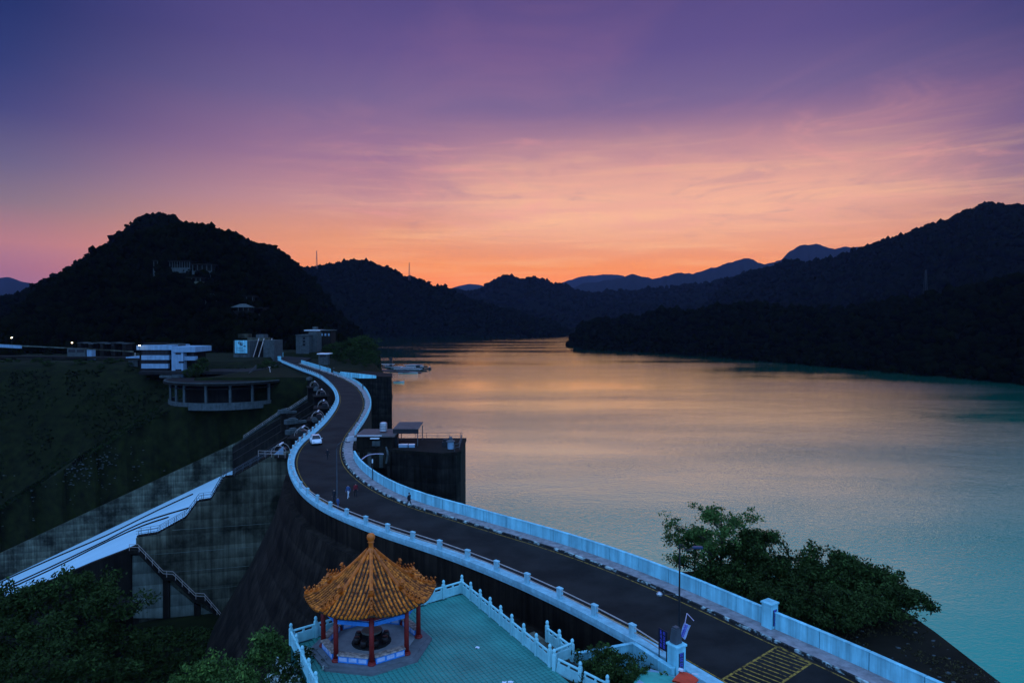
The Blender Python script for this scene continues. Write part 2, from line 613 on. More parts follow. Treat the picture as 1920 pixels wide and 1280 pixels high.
M['steel'] = mat('grey_steel', (0.056, 0.068, 0.08), .5, .2, 2)
M['glass'] = mat('dark_window', (.012, .014, .018), .15, .2, 1)
M['carwhite'] = mat('white_car_paint', (0.684, 0.741, 0.779), .25, .03, 1)
M['tyre'] = mat('tyre_rubber', (.012, .012, .013), .8, .1, 4)
M['silver'] = mat('stainless_steel', (.45, .48, .5), .3, .15, 3, metal=.7)
M['canopy'] = mat('grey_sheet_roof', (0.068, 0.06, 0.056), .6, .35, 1.2)
M['gwall'] = mat('grey_wall', (0.072, 0.0864, 0.0864), .85, .3, .8, streak=.3)
M['bwall'] = mat('pale_wall', (0.246, 0.3772, 0.492), .8, .15, .5, streak=.25)
M['teal'] = mat('teal_canvas', (0.048, 0.336, 0.264), .7, .2, 2)
M['redcloth'] = mat('red_canvas', (0.68, 0.051, 0.0136), .6, .2, 2)
M['signblack'] = mat('sign_board', (.012, .012, .03), .5, .1, 2)
M['signblue'] = mat('sign_blue_print', (.10, .10, .62), .5, .1, 4)
M['plaque'] = mat('plaque_dark_blue', (.03, .05, .10), .4, .2, 4)
M['banner'] = mat('banner_cloth', (.42, .52, .74), .7, .2, 3)
M['pink'] = mat('banner_edge', (.62, .48, .62), .7, .15, 3)
M['skin'] = mat('skin', (.36, .20, .14), .6, .05, 5)
M['hair'] = mat('hair', (.012, .010, .010), .6, .1, 5)
M['cloth_dark'] = mat('dark_clothes', (.022, .024, .030), .9, .2, 6)
M['cloth_white'] = mat('white_clothes', (0.595, 0.629, 0.663), .9, .1, 6)
M['cloth_red'] = mat('red_clothes', (.20, .022, .030), .9, .2, 6)
M['cloth_blue'] = mat('blue_clothes', (.05, .10, .22), .9, .2, 6)
M['lamp'] = mat('lit_lamp_glass', (1.0, .78, .45), .4, 0, 1, emit=14)
M['boatwhite'] = mat('boat_white', (.34, .36, .36), .5, .12, 1, obj_var=.3)
M['boatdark'] = mat('boat_dark', (.014, .015, .018), .5, .2, 1, obj_var=.2)
M['pylon'] = mat('red_white_mast', (.20, .09, .09), .7, .2, .3)
# ------------------------------------------------------------------ water
def water_mat():
    m = bpy.data.materials.new('lake_water'); m.use_nodes = True
    t = m.node_tree; t.nodes.clear()
    geo = t.nodes.new('ShaderNodeNewGeometry')
    hs = None
    for sc, st, w in ((0.50, (1, 1.5, 1), 1.0), (1.6, (1, 1.8, 1), .85), (.05, (1, 1.6, 1), 2.2)):
        mp = t.nodes.new('ShaderNodeMapping'); mp.inputs['Scale'].default_value = st; mp.inputs['Rotation'].default_value = (0, 0, R(12))
        t.links.new(geo.outputs['Position'], mp.inputs[0])
        n = t.nodes.new('ShaderNodeTexNoise'); n.inputs['Scale'].default_value = sc; n.inputs['Detail'].default_value = 3
        n.inputs['Distortion'].default_value = .6
        t.links.new(mp.outputs[0], n.inputs['Vector'])
        k = t.nodes.new('ShaderNodeMath'); k.operation = 'MULTIPLY'; k.inputs[1].default_value = w
        t.links.new(n.outputs['Fac'], k.inputs[0])
        if hs is None: hs = k.outputs[0]
        else:
            s = t.nodes.new('ShaderNodeMath'); s.operation = 'ADD'; t.links.new(hs, s.inputs[0]); t.links.new(k.outputs[0], s.inputs[1]); hs = s.outputs[0]
    # patches of wind-ruffled and calm water
    mp = t.nodes.new('ShaderNodeMapping'); mp.inputs['Scale'].default_value = (.35, 1.3, 1)
    t.links.new(geo.outputs['Position'], mp.inputs[0])
    n = t.nodes.new('ShaderNodeTexNoise'); n.inputs['Scale'].default_value = .010; n.inputs['Detail'].default_value = 5
    t.links.new(mp.outputs[0], n.inputs['Vector'])
    mr = t.nodes.new('ShaderNodeMapRange'); mr.inputs[1].default_value = .35; mr.inputs[2].default_value = .65
    mr.inputs[3].default_value = WAVE[0]; mr.inputs[4].default_value = WAVE[1]
    t.links.new(n.outputs['Fac'], mr.inputs[0])
    bp = t.nodes.new('ShaderNodeBump'); bp.inputs['Distance'].default_value = 1.0
    t.links.new(mr.outputs[0], bp.inputs['Strength']); t.links.new(hs, bp.inputs['Height'])
    f1 = t.nodes.new('ShaderNodeFresnel'); f1.inputs[0].default_value = 1.33
    f2 = t.nodes.new('ShaderNodeFresnel'); f2.inputs[0].default_value = 1.33
    t.links.new(bp.outputs['Normal'], f2.inputs['Normal'])
    av = t.nodes.new('ShaderNodeMix'); av.inputs[0].default_value = .3
    t.links.new(f1.outputs[0], av.inputs[2]); t.links.new(f2.outputs[0], av.inputs[3])
    df = t.nodes.new('ShaderNodeBsdfDiffuse'); df.inputs['Color'].default_value = (.010, .42, .28, 1)
    t.links.new(bp.outputs['Normal'], df.inputs['Normal'])
    gl = t.nodes.new('ShaderNodeBsdfGlossy'); gl.inputs['Roughness'].default_value = .05; gl.inputs['Color'].default_value = (.93, 1.0, .71, 1)
    t.links.new(bp.outputs['Normal'], gl.inputs['Normal'])
    mx = t.nodes.new('ShaderNodeMixShader')
    # light that leaves the water has crossed its surface twice
    q1 = t.nodes.new('ShaderNodeMath'); q1.operation = 'SUBTRACT'; q1.inputs[0].default_value = 1.0; t.links.new(av.outputs[0], q1.inputs[1])
    q2 = t.nodes.new('ShaderNodeMath'); q2.operation = 'POWER'; q2.inputs[1].default_value = 3.0; t.links.new(q1.outputs[0], q2.inputs[0])
    q3 = t.nodes.new('ShaderNodeMath'); q3.operation = 'SUBTRACT'; q3.inputs[0].default_value = 1.0; t.links.new(q2.outputs[0], q3.inputs[1])
    t.links.new(q3.outputs[0], mx.inputs[0]); t.links.new(df.outputs[0], mx.inputs[1]); t.links.new(gl.outputs[0], mx.inputs[2])
    o = t.nodes.new('ShaderNodeOutputMaterial'); t.links.new(mx.outputs[0], o.inputs['Surface'])
    return m


WAVE = (.03, .15)
M['water'] = water_mat()

# ------------------------------------------------------------------ dam crest lines (traced on the road plane z = 0)
Lpx = [(524, 677), (557.5, 691), (592, 704), (609, 715), (623, 729), (629, 746), (624.6, 763), (609, 785.5), (585, 809.6), (557.5, 832),
       (545, 849), (539, 866), (540, 882), (546, 899), (556.5, 916), (574, 934), (597, 950), (628, 966), (660, 979), (707, 998), (756, 1014),
       (815, 1033), (870, 1053), (927.6, 1076), (987.5, 1102), (1048.7, 1131), (1115, 1165), (1189, 1206), (1240, 1235), (1290, 1265),
       (1345, 1298), (1420, 1345), (1520, 1410)]
Rpx = [(565, 681), (600, 692), (638, 704.5), (650, 709), (668, 718), (684, 731), (693, 746), (696, 761), (691, 778), (681, 796),
       (670, 812), (662.5, 829), (660.5, 845), (664, 860), (673, 876), (691, 893), (720.5, 913), (755, 930), (800, 947), (868.7, 966.7),
       (927, 984), (1021, 1011), (1070, 1026), (1118, 1042), (1179, 1064), (1240, 1088), (1300, 1113), (1350, 1134), (1445, 1178),
       (1560, 1227), (1680, 1282), (1800, 1340), (1930, 1400)]
EL = soften(catmull([at(x, y, 0) for x, y in Lpx], 1.0), 10)
ER = soften(catmull([at(x, y, 0) for x, y in Rpx], 1.0), 10)
# travel is from far to near, so +offset (right of travel) points to the valley side, -offset to the lake side
EL_in = offset(EL, -0.95)                            # inner edge of the valley-side ledge
ER_k = offset(ER, 1.55)                              # kerb of the lake-side pavement
Z_W = -20.0


def match(P, Q):
    """for every point of P the nearest point of Q, kept in order"""
    out, j = [], 0
    for p in P:
        best = min(range(j, min(j + 40, len(Q))), key=lambda k: (Q[k] - p).length_squared)
        j = best
        out.append(Q[best])
    return out


def poly_sheet(name, poly, z, m, kind='structure'):
    me = bpy.data.meshes.new(name)
    bm = bmesh.new()
    vs = [bm.verts.new((p[0], p[1], z)) for p in poly]
    f = bm.faces.new(vs)
    bm.normal_update()
    if f.normal.z < 0: f.normal_flip()
    bmesh.ops.triangulate(bm, faces=bm.faces)
    bm.to_mesh(me); bm.free()
    return tag(link_mesh(name, me, m), kind=kind)


dam_mid = offset(ER, 2.5)
wp = [(p.x, p.y) for p in dam_mid[::4]]
wp = [(-700, 2600), (-700, 1300), (-330, 900), (-180, 620), (-110, 430), (-75, 300)] + [q for q in wp if q[1] < 262] + [(60, 5), (1500, 5), (2200, 900), (2200, 2600)]
poly_sheet('lake_water', wp, Z_W, M['water'])

# ------------------------------------------------------------------ spillway frame
G0 = Vector((-36.0, 113.0)); GD = Vector((-0.2425, 0.970)); CD = Vector((-0.970, -0.2425))     # gate line, chute direction


def chute(s_, t_, dz=0.0):
    p = G0 + GD * s_ + CD * t_
    return Vector((p.x, p.y, -20.0 - 0.455 * t_ + dz))


S_FAR = 150.0


def terrain_z(x, y):
    q = (x - G0.x) * GD.x + (y - G0.y) * GD.y        # distance along the gate line
    t_ = (x - G0.x) * CD.x + (y - G0.y) * CD.y       # distance down the chute
    wall_top = np.interp(t_, [-200, 0, 30, 300], [-3.0, -6.0, -24.5, -147])
    rise = np.clip((q - S_FAR) / 78.0, 0, 1)
    sm = rise * rise * (3 - 2 * rise)
    top = 2.0 + fbm(x / 40, y / 40, 3) * 2
    bank = wall_top - 1.0 + (top - wall_top + 1.0) * sm + fbm(x / 14, y / 14, 5) * 3.0 * np.clip(rise * 5, 0, 1) * (1 - sm)
    bed = -23.0 - 0.455 * np.clip(t_, 0, 300)
    near = -26.5 - np.clip(-52 - x, 0, 400) * 0.10 + fbm(x / 18, y / 18, 9) * 2.5 - np.clip(-x - 75, 0, 500) * .25
    dt = np.hypot(x + 112.0, y - 272.0)
    cone = -11.0 - np.clip(dt - 24, 0, 900) * .66
    bank = np.maximum(bank, cone) + 2.2 * np.exp(-np.abs(bank - cone) / 4.0) - 1.1 * np.exp(-np.abs(bank - cone) / 4.0)
    z = np.where(q > S_FAR + 3.2, bank, np.where(q > 2, np.minimum(bed, -27), near))
    return z


gx = np.arange(-470, -6, 2.5); gy = np.arange(18, 520, 2.5)
XX, YY = np.meshgrid(gx, gy)
ZZ = terrain_z(XX, YY)
lake_side = np.interp(YY, [0, 60, 110, 262, 268, 300, 360, 430, 520], [-2, -12, -34, -66, -60, -60, -64, -86, -130])
ZZ = np.where((YY > 262) & (XX > lake_side), -30, ZZ)
ZZ = np.where((YY > 262) & (YY < 400) & (XX > lake_side - 60) & (XX <= lake_side), np.minimum(-1.2, ZZ * 0 - 1.2 - np.clip((XX - lake_side + 10) / 10, 0, 1) * 9), ZZ)
crest_left = np.interp(YY, [p.y for p in EL][::-1], [p.x for p in EL][::-1])
ZZ = np.where((YY < 262) & (XX > crest_left - 1), -30, ZZ)
nx, ny = len(gx), len(gy)
idx = np.arange(nx * ny).reshape(ny, nx)
quads = np.stack([idx[:-1, :-1], idx[:-1, 1:], idx[1:, 1:], idx[1:, :-1]], -1).reshape(-1, 4)
tag(np_mesh('ground', np.stack([XX, YY, ZZ], -1).reshape(-1, 3), quads, M['grass'], smooth=True), kind='structure')


def ground_z(x, y):
    return float(terrain_z(np.array([x]), np.array([y]))[0])


# ------------------------------------------------------------------ hills
def hill(name, pts, wf, wb, seed, rough=0.05, step=6.0, zfoot=-26.0, m=None, shore=None, drop=0.0, rows=26, jag=0.0):
    pts = [(p if len(p) == 3 else None) for p in pts]
    pxs = np.array([p[0] for p in pts], float)
    px = np.arange(pxs[0], pxs[-1] + .1, step)
    py = np.interp(px, pxs, [p[1] for p in pts]); D = np.interp(px, pxs, [p[2] for p in pts])
    k = np.array([1, 2, 1.]) / 4
    for _ in range(1):
        py[1:-1] = np.convolve(py, k, 'valid')
    py = py + fbm(px / 16.0, px * 0 + seed * 3.7, seed + 8, 5) * jag
    zr = np.empty(len(px)); rx = np.empty(len(px))
    for i in range(len(px)):
        q = atd(px[i], py[i], D[i]); zr[i] = q.z - drop; rx[i] = q.x / q.y
    n = len(px)
    v = np.concatenate([-np.linspace(1, 0, rows) ** 1.35, np.linspace(0, 1, 10)[1:]])
    P = np.zeros((len(v), n, 3))
    spur = fbm(px / 46.0, px * 0 + seed, seed, 4) * 0.7 + 1.0
    for j, vv in enumerate(v):
        if vv <= 0:
            front = np.asarray([np.interp(x, [s_[0] for s_ in shore], [s_[1] for s_ in shore]) for x in px]) if shore else D - wf * spur
            d = D + (D - front) * vv
        else:
            d = D + wb * vv
        prof = 1 - abs(vv) ** 1.18
        z = zfoot + (zr - zfoot) * prof
        am = (zr - zfoot) * rough * min(1, abs(vv) * 5) * 2
        z = z + fbm(px / 9.0 + seed, vv * 9 + px * 0, seed + 3, 4) * am
        P[j, :, 0] = rx * d; P[j, :, 1] = d; P[j, :, 2] = z
    idx = np.arange(len(v) * n).reshape(len(v), n)
    quads = np.stack([idx[:-1, :-1], idx[:-1, 1:], idx[1:, 1:], idx[1:, :-1]], -1).reshape(-1, 4)
    o = tag(np_mesh(name, P.reshape(-1, 3), quads, m or M['forest'], smooth=True), kind='structure')
    return P, rows


def ico():
    bm = bmesh.new(); bmesh.ops.create_icosphere(bm, subdivisions=1, radius=1.0)
    v = np.array([x.co[:] for x in bm.verts]); f = np.array([[y.index for y in x.verts] for x in bm.faces]); bm.free()
    return v, f


ICO_V, ICO_F = ico()


def forest(name, P, rows, count, size, seed, ridge_frac=0.35, vmin=0.0):
    """tree crowns standing on the front slope and the ridge of a hill, as one wood"""
    rg = np.random.default_rng(seed)
    nv, n, _ = P.shape
    a = rg.random(count)
    jr = np.where(rg.random(count) < ridge_frac, rows - 1 - rg.random(count) * 1.8, vmin + rg.random(count) * (rows - 1 - vmin))
    ii = a * (n - 1.001)
    j0 = np.clip(jr.astype(int), 0, nv - 2); fj = (jr - j0)[:, None]
    i0 = ii.astype(int); fi = (ii - i0)[:, None]
    c = (P[j0, i0] * (1 - fi) + P[j0, i0 + 1] * fi) * (1 - fj) + (P[j0 + 1, i0] * (1 - fi) + P[j0 + 1, i0 + 1] * fi) * fj
    s_ = size * (0.30 + 1.05 * rg.random(count) ** 2.6)
    nb = len(ICO_V)
    sub = 3
    vs = np.empty((count * sub, nb, 3)); 
    for q in range(sub):
        off = rg.normal(0, .42, (count, 3)) * s_[:, None]
        off[:, 2] = np.abs(off[:, 2]) * .8
        rr = s_ * rg.uniform(.42, .8, count)
        jit = 1 + rg.normal(0, .27, (count, nb, 1))
        vs[q * count:(q + 1) * count] = (c + off)[:, None, :] + ICO_V[None] * rr[:, None, None] * jit + np.array([0, 0, .35]) * s_[:, None, None]
    fs = (ICO_F[None] + (np.arange(count * sub) * nb)[:, None, None]).reshape(-1, 3)
    o = np_mesh(name, vs.reshape(-1, 3), fs, M['crown'])
    return tag(o, kind='stuff')


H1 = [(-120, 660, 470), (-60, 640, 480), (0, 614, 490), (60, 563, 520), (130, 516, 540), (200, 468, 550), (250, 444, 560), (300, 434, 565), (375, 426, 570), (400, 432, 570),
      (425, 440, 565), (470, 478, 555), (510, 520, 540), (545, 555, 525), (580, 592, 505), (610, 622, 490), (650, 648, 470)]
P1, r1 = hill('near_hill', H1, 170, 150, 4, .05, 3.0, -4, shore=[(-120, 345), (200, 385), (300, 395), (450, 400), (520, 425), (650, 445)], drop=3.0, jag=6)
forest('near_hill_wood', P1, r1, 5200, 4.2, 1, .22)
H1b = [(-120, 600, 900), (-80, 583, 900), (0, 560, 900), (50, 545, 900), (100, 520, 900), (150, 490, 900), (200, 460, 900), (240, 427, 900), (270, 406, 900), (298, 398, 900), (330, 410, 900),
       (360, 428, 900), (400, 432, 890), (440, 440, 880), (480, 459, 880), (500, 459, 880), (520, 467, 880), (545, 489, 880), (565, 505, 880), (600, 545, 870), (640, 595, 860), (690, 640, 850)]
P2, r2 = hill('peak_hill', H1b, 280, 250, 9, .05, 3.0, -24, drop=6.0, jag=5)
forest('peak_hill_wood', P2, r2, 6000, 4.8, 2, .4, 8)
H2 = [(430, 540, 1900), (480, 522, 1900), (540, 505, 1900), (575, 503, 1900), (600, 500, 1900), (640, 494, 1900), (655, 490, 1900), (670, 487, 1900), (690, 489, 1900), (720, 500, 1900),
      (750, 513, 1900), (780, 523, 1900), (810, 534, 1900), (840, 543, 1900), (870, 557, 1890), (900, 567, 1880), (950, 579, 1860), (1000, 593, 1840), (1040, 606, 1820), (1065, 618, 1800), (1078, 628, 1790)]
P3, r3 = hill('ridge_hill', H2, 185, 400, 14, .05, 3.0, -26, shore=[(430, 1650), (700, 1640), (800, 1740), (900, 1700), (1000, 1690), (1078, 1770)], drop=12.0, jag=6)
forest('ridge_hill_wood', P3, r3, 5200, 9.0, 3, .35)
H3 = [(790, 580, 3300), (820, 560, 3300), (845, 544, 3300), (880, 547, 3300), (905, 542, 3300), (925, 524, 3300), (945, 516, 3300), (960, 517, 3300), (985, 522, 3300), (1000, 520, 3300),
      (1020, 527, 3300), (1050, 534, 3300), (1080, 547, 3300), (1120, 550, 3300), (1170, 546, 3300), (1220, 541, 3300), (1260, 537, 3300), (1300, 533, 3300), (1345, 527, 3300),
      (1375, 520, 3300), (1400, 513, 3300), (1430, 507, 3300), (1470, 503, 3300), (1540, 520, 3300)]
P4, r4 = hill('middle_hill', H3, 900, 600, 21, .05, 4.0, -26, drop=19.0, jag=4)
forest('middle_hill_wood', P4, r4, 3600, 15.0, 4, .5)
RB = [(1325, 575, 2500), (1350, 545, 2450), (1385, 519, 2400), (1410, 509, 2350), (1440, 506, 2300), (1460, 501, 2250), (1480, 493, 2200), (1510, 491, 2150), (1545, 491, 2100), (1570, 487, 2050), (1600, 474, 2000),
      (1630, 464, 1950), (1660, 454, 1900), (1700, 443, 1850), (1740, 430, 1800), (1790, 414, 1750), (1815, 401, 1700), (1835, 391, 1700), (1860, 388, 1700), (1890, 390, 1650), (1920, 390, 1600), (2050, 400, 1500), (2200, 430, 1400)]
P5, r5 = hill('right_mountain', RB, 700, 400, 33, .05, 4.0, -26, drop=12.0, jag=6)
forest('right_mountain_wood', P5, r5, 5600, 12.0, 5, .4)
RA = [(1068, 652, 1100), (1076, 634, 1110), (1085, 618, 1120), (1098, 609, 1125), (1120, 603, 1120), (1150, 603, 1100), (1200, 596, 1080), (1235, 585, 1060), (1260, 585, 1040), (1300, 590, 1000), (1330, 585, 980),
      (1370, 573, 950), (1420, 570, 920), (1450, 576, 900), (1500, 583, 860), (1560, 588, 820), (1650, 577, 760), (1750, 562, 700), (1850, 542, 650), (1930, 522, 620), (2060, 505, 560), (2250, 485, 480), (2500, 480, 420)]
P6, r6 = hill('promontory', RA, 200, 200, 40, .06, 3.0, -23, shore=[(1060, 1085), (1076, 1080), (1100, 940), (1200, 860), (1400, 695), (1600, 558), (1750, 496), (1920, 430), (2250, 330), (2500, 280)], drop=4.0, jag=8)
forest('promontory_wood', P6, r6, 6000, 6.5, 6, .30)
MB_ = [(1055, 550, 8000), (1090, 532, 8000), (1120, 528, 8000), (1150, 526, 8000), (1170, 518, 8000), (1185, 513, 8000), (1200, 517, 8000), (1225, 524, 8000), (1250, 519, 8000), (1265, 512, 8000), (1278, 509, 8000), (1295, 512, 8000),
       (1320, 508, 8000), (1345, 500, 8000), (1375, 492, 8000), (1390, 487, 8000), (1403, 485, 8000), (1415, 488, 8000), (1435, 495, 8000), (1465, 489, 8000), (1480, 472, 8000), (1492, 465, 8000), (1505, 461, 8000), (1530, 457, 8000), (1550, 462, 8000),
       (1565, 467, 8000), (1585, 464, 8000), (1602, 462, 8000), (1625, 465, 8000), (1640, 455, 8000), (1655, 453, 8000), (1670, 445, 8000), (1690, 445, 8000), (1740, 470, 8000), (1800, 520, 8000)]
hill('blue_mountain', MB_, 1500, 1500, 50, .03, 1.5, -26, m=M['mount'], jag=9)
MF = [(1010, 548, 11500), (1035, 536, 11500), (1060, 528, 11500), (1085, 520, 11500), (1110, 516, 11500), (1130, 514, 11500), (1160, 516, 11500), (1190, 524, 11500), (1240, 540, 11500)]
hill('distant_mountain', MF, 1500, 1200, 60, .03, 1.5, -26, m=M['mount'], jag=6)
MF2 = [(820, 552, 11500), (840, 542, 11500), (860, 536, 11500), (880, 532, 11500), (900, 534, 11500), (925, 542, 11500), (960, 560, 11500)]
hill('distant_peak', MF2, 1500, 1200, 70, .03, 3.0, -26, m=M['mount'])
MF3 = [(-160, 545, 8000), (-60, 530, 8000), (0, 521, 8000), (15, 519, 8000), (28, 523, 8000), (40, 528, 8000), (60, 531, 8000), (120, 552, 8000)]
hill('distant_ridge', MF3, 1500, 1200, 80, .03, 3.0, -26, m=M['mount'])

# ------------------------------------------------------------------ haze
hz = MB().box((0, 5600, 560), (30000, 14000, 1330)).build('haze', M['black'])
hm = bpy.data.materials.new('haze_air'); hm.use_nodes = True
hm.node_tree.nodes.clear()
pv = hm.node_tree.nodes.new('ShaderNodeVolumePrincipled')
pv.inputs['Color'].default_value = (.46, .52, .98, 1)
pv.inputs['Density'].default_value = 1.9e-5
ho = hm.node_tree.nodes.new('ShaderNodeOutputMaterial')
hm.node_tree.links.new(pv.outputs[0], ho.inputs['Volume'])
hz.data.materials.clear(); hz.data.materials.append(hm)
tag(hz, kind='stuff')
base_sheet = poly_sheet('terrain', [(-14000, -1300), (14000, -1300), (14000, 12500), (-14000, 12500)], -100.0, M['forest'])

# ------------------------------------------------------------------ dam body, road deck, pavement
def face_strip(line, prof, name, m, parent, side=1):
    rows = []
    for p, nrm in zip(line, normals2(line)):
        rows.append([p + nrm * (side * d) + Vector((0, 0, z)) for d, z in prof])
    return MB().strip(rows).build(name, m, parent)


dam = empty('concrete_dam', (0, 0, 0), label='curving concrete dam with dark stained face carrying the road', cat='dam')
NEAR = [i for i, p in enumerate(EL) if p.y < 118]
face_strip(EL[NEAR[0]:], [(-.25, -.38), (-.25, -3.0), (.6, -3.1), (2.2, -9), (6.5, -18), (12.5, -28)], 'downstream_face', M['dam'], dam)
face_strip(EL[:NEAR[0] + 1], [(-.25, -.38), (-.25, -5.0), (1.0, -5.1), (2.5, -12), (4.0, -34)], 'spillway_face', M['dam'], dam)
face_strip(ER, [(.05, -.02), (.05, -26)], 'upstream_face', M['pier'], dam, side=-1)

road_rows = [[a, b] for a, b in zip(EL_in, match(EL_in, ER_k))]
road = tag(MB().strip(road_rows).build('road', M['asphalt']), kind='structure')
# road bed under the pavement and ledge
far_road = [(-119.5, 343), (-104, 340), (-112, 380), (-135, 400), (-150, 390)]
ap = tag(MB().prism(far_road, -1.0, -.01).build('road_approach', M['asphalt']), kind='structure')


def line_strip(line, d0, d1, z, name, m, parent=None):
    a, b = lift(offset(line, d0), z), lift(offset(line, d1), z)
    return MB().strip([[p, q] for p, q in zip(a, b)]).build(name, m, parent)


line_strip(EL_in, -.40, -.31, .005, 'edge_line', M['yellow'], road)
line_strip(ER_k, .32, .41, .005, 'edge_line', M['yellow'], road)

ledge = []
for p, nrm in zip(EL, normals2(EL)):
    ledge.append([p + nrm * d + Vector((0, 0, z)) for d, z in ((-.95, -.02), (-.95, .17), (-.55, .17), (-.55, .24), (-.02, .24), (0, .22), (0, -.12), (-.12, -.12), (-.12, -.40), (-.3, -.40))])
tag(MB().strip(ledge).build('kerb_ledge', M['white_dull']), kind='structure')
pv_rows = []
for p, q in zip(ER_k, match(ER_k, ER)):
    nrm = (q - p).normalized()
    pv_rows.append([p + nrm * .18 + Vector((0, 0, .135)), q + nrm * .05 + Vector((0, 0, .15))])
pavement = tag(MB().strip(pv_rows).build('pavement', M['pave']), kind='structure')
# kerb stones of the lake-side pavement, one by one along the near half, one run beyond
kerb = empty('kerb', kind='structure')
kstones = MB().bbox((0, 0, .05), (.96, .2, .25), b=.025).build('kerb_stone', M['kerb'], kerb)
kn = normals2(ER_k)
ks = [i for i in range(len(ER_k)) if ER_k[i].y < 100 and ER_k[i].y > 36]
first = True
for i in ks:
    t_ = math.atan2(kn[i].x, -kn[i].y)
    p = ER_k[i] - kn[i] * .08
    if first:
        kstones.location = p; kstones.rotation_euler = (0, 0, t_); first = False
    else:
        dup(kstones, kerb, p, t_)
fk = ER_k[:ks[0]]
rows = []
for p, nrm in zip(fk, normals2(fk)):
    rows.append([p + nrm * d + Vector((0, 0, z)) for d, z in ((.02, -.03), (.02, .15), (-.18, .15), (-.18, .1))])
MB().strip(rows).build('kerb_run', M['kerb'], kerb)

# yellow box hatching on the road
A, B = at(1459, 1210.5, .006), at(1521, 1242, .006)
Aw, Bw = at(1376, 1260, .006), at(1455, 1291, .006)
u = (Aw - A); u = u / u.length
ends = [(A, A + u * 7.6), (B, B + u * 7.6)]
for a, b in ends + [(A, B), (A + u * 7.6, B + u * 7.6)]:
    d = (b - a).normalized(); nrm = Vector((d.y, -d.x, 0)) * .075
    MB().add([a + nrm, a - nrm, b - nrm, b + nrm], [(0, 1, 2, 3)]).build('box_border', M['yellow'], road)
for k in range(1, 17):
    a = A + u * (k * .46 + .1); b = B + u * (k * .46 - .55)
    if k == 1: b = B + u * .05
    a = Vector((a.x, a.y, .010)); b = Vector((b.x, b.y, .010))
    d = (b - a).normalized(); nrm = Vector((d.y, -d.x, 0)) * .055
    a = a + d * .08; b = b - d * .08
    MB().add([a + nrm, a - nrm, b - nrm, b + nrm], [(0, 1, 2, 3)]).build('hatch_stripe', M['yellow'], road)

# ------------------------------------------------------------------ spillway chute, walls and piers
def slab_between(pts_bottom, pts_top, thick_dir, name, m, parent=None):
    n = len(pts_bottom)
    th = Vector(thick_dir)
    rows = [[b, t_, t_ + th, b + th] for b, t_ in zip(pts_bottom, pts_top)]
    mb = MB().strip(rows, closed=True)
    mb.f.append((0, 1, 2, 3)); mb.m.append(0)
    k = (n - 1) * 4
    mb.f.append((k + 3, k + 2, k + 1, k)); mb.m.append(0)
    return mb.build(name, m, parent)


rows = []
for t_ in np.linspace(0, 175, 36):
    rows.append([chute(s_, t_) for s_ in np.linspace(2.2, S_FAR + 1, 12)])
spill = tag(MB().strip(rows).build('spillway_chute', M['chute']), 'pale wet concrete spillway chute sloping away below the dam', 'spillway')


def on_chute(px, py):
    d = ray(px, py)
    o = Vector((0, 0, H_CAM))
    # plane through chute(0,0), chute(1,0), chute(0,1)
    p0, p1, p2 = chute(0, 0), chute(1, 0), chute(0, 1)
    n = (p1 - p0).cross(p2 - p0)
    k = n.dot(p0 - o) / n.dot(d)
    return o + d * k


for pts in ([(-90, 1140), (0, 1092), (100, 1047), (200, 1004), (300, 955), (390, 914)], [(-90, 1152), (0, 1107), (100, 1061), (200, 1013), (270, 979), (370, 948)],
            [(-90, 1156), (0, 1112), (100, 1066), (190, 1021), (260, 989), (325, 967)]):
    P = [on_chute(x, y) for x, y in pts]
    P = catmull(P, 6.0)
    MB().tube([p + Vector((0, 0, .1)) for p in P], .34, 5).build('divider_kerb', M['conc'], spill)

# far training wall
ts = np.linspace(0, 200, 41)
fb = [chute(S_FAR, t_, -1) for t_ in ts]
ft = [Vector((p.x, p.y, float(np.interp(t_, [0, 30, 200], [-6.0, -24.0, -101.5])))) for p, t_ in zip(fb, ts)]
wl = empty('training_wall', label='long grey spillway wall below the grassy bank', cat='wall')
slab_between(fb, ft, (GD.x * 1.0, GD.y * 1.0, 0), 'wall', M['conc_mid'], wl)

# piers that divide the gates
for k in range(1, 7):
    s_ = k * S_FAR / 6.5
    te_ = 9.6 + .149 * s_
    b = [chute(s_, te_ * f, -1) for f in (0, .25, .5, .75, 1)]
    t__ = [Vector((p.x, p.y, -5.8 - .60 * te_ * f)) for p, f in zip(b, (0, .25, .5, .75, 1))]
    wl2 = empty('spillway_pier', label=['sloping dark spillway pier nearest the camera, below the stair landing', 'second sloping dark spillway pier beside the blue gate housings', 'third sloping spillway pier behind the gate housings',
                                        'fourth sloping spillway pier counted from the white car', 'fifth sloping spillway pier near the far end of the gates', 'last sloping spillway pier beside the round terrace'][k - 1], cat='pier', group='piers between the spillway gates')
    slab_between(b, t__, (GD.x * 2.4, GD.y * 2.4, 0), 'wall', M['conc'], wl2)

# near training wall with its stairs
def nw(t_, z, off=0.0):
    p = G0 + CD * t_ - Vector((GD.x, GD.y)) * off
    return Vector((p.x, p.y, z))


def npx_(px, py):
    """pixel -> (t, z) on the near wall's plane"""
    d = ray(px, py); k = (G0.x * GD.x + G0.y * GD.y) / (d.x * GD.x + d.y * GD.y)
    p = Vector((0, 0, H_CAM)) + d * k
    return ((p.x - G0.x) * CD.x + (p.y - G0.y) * CD.y, p.z)


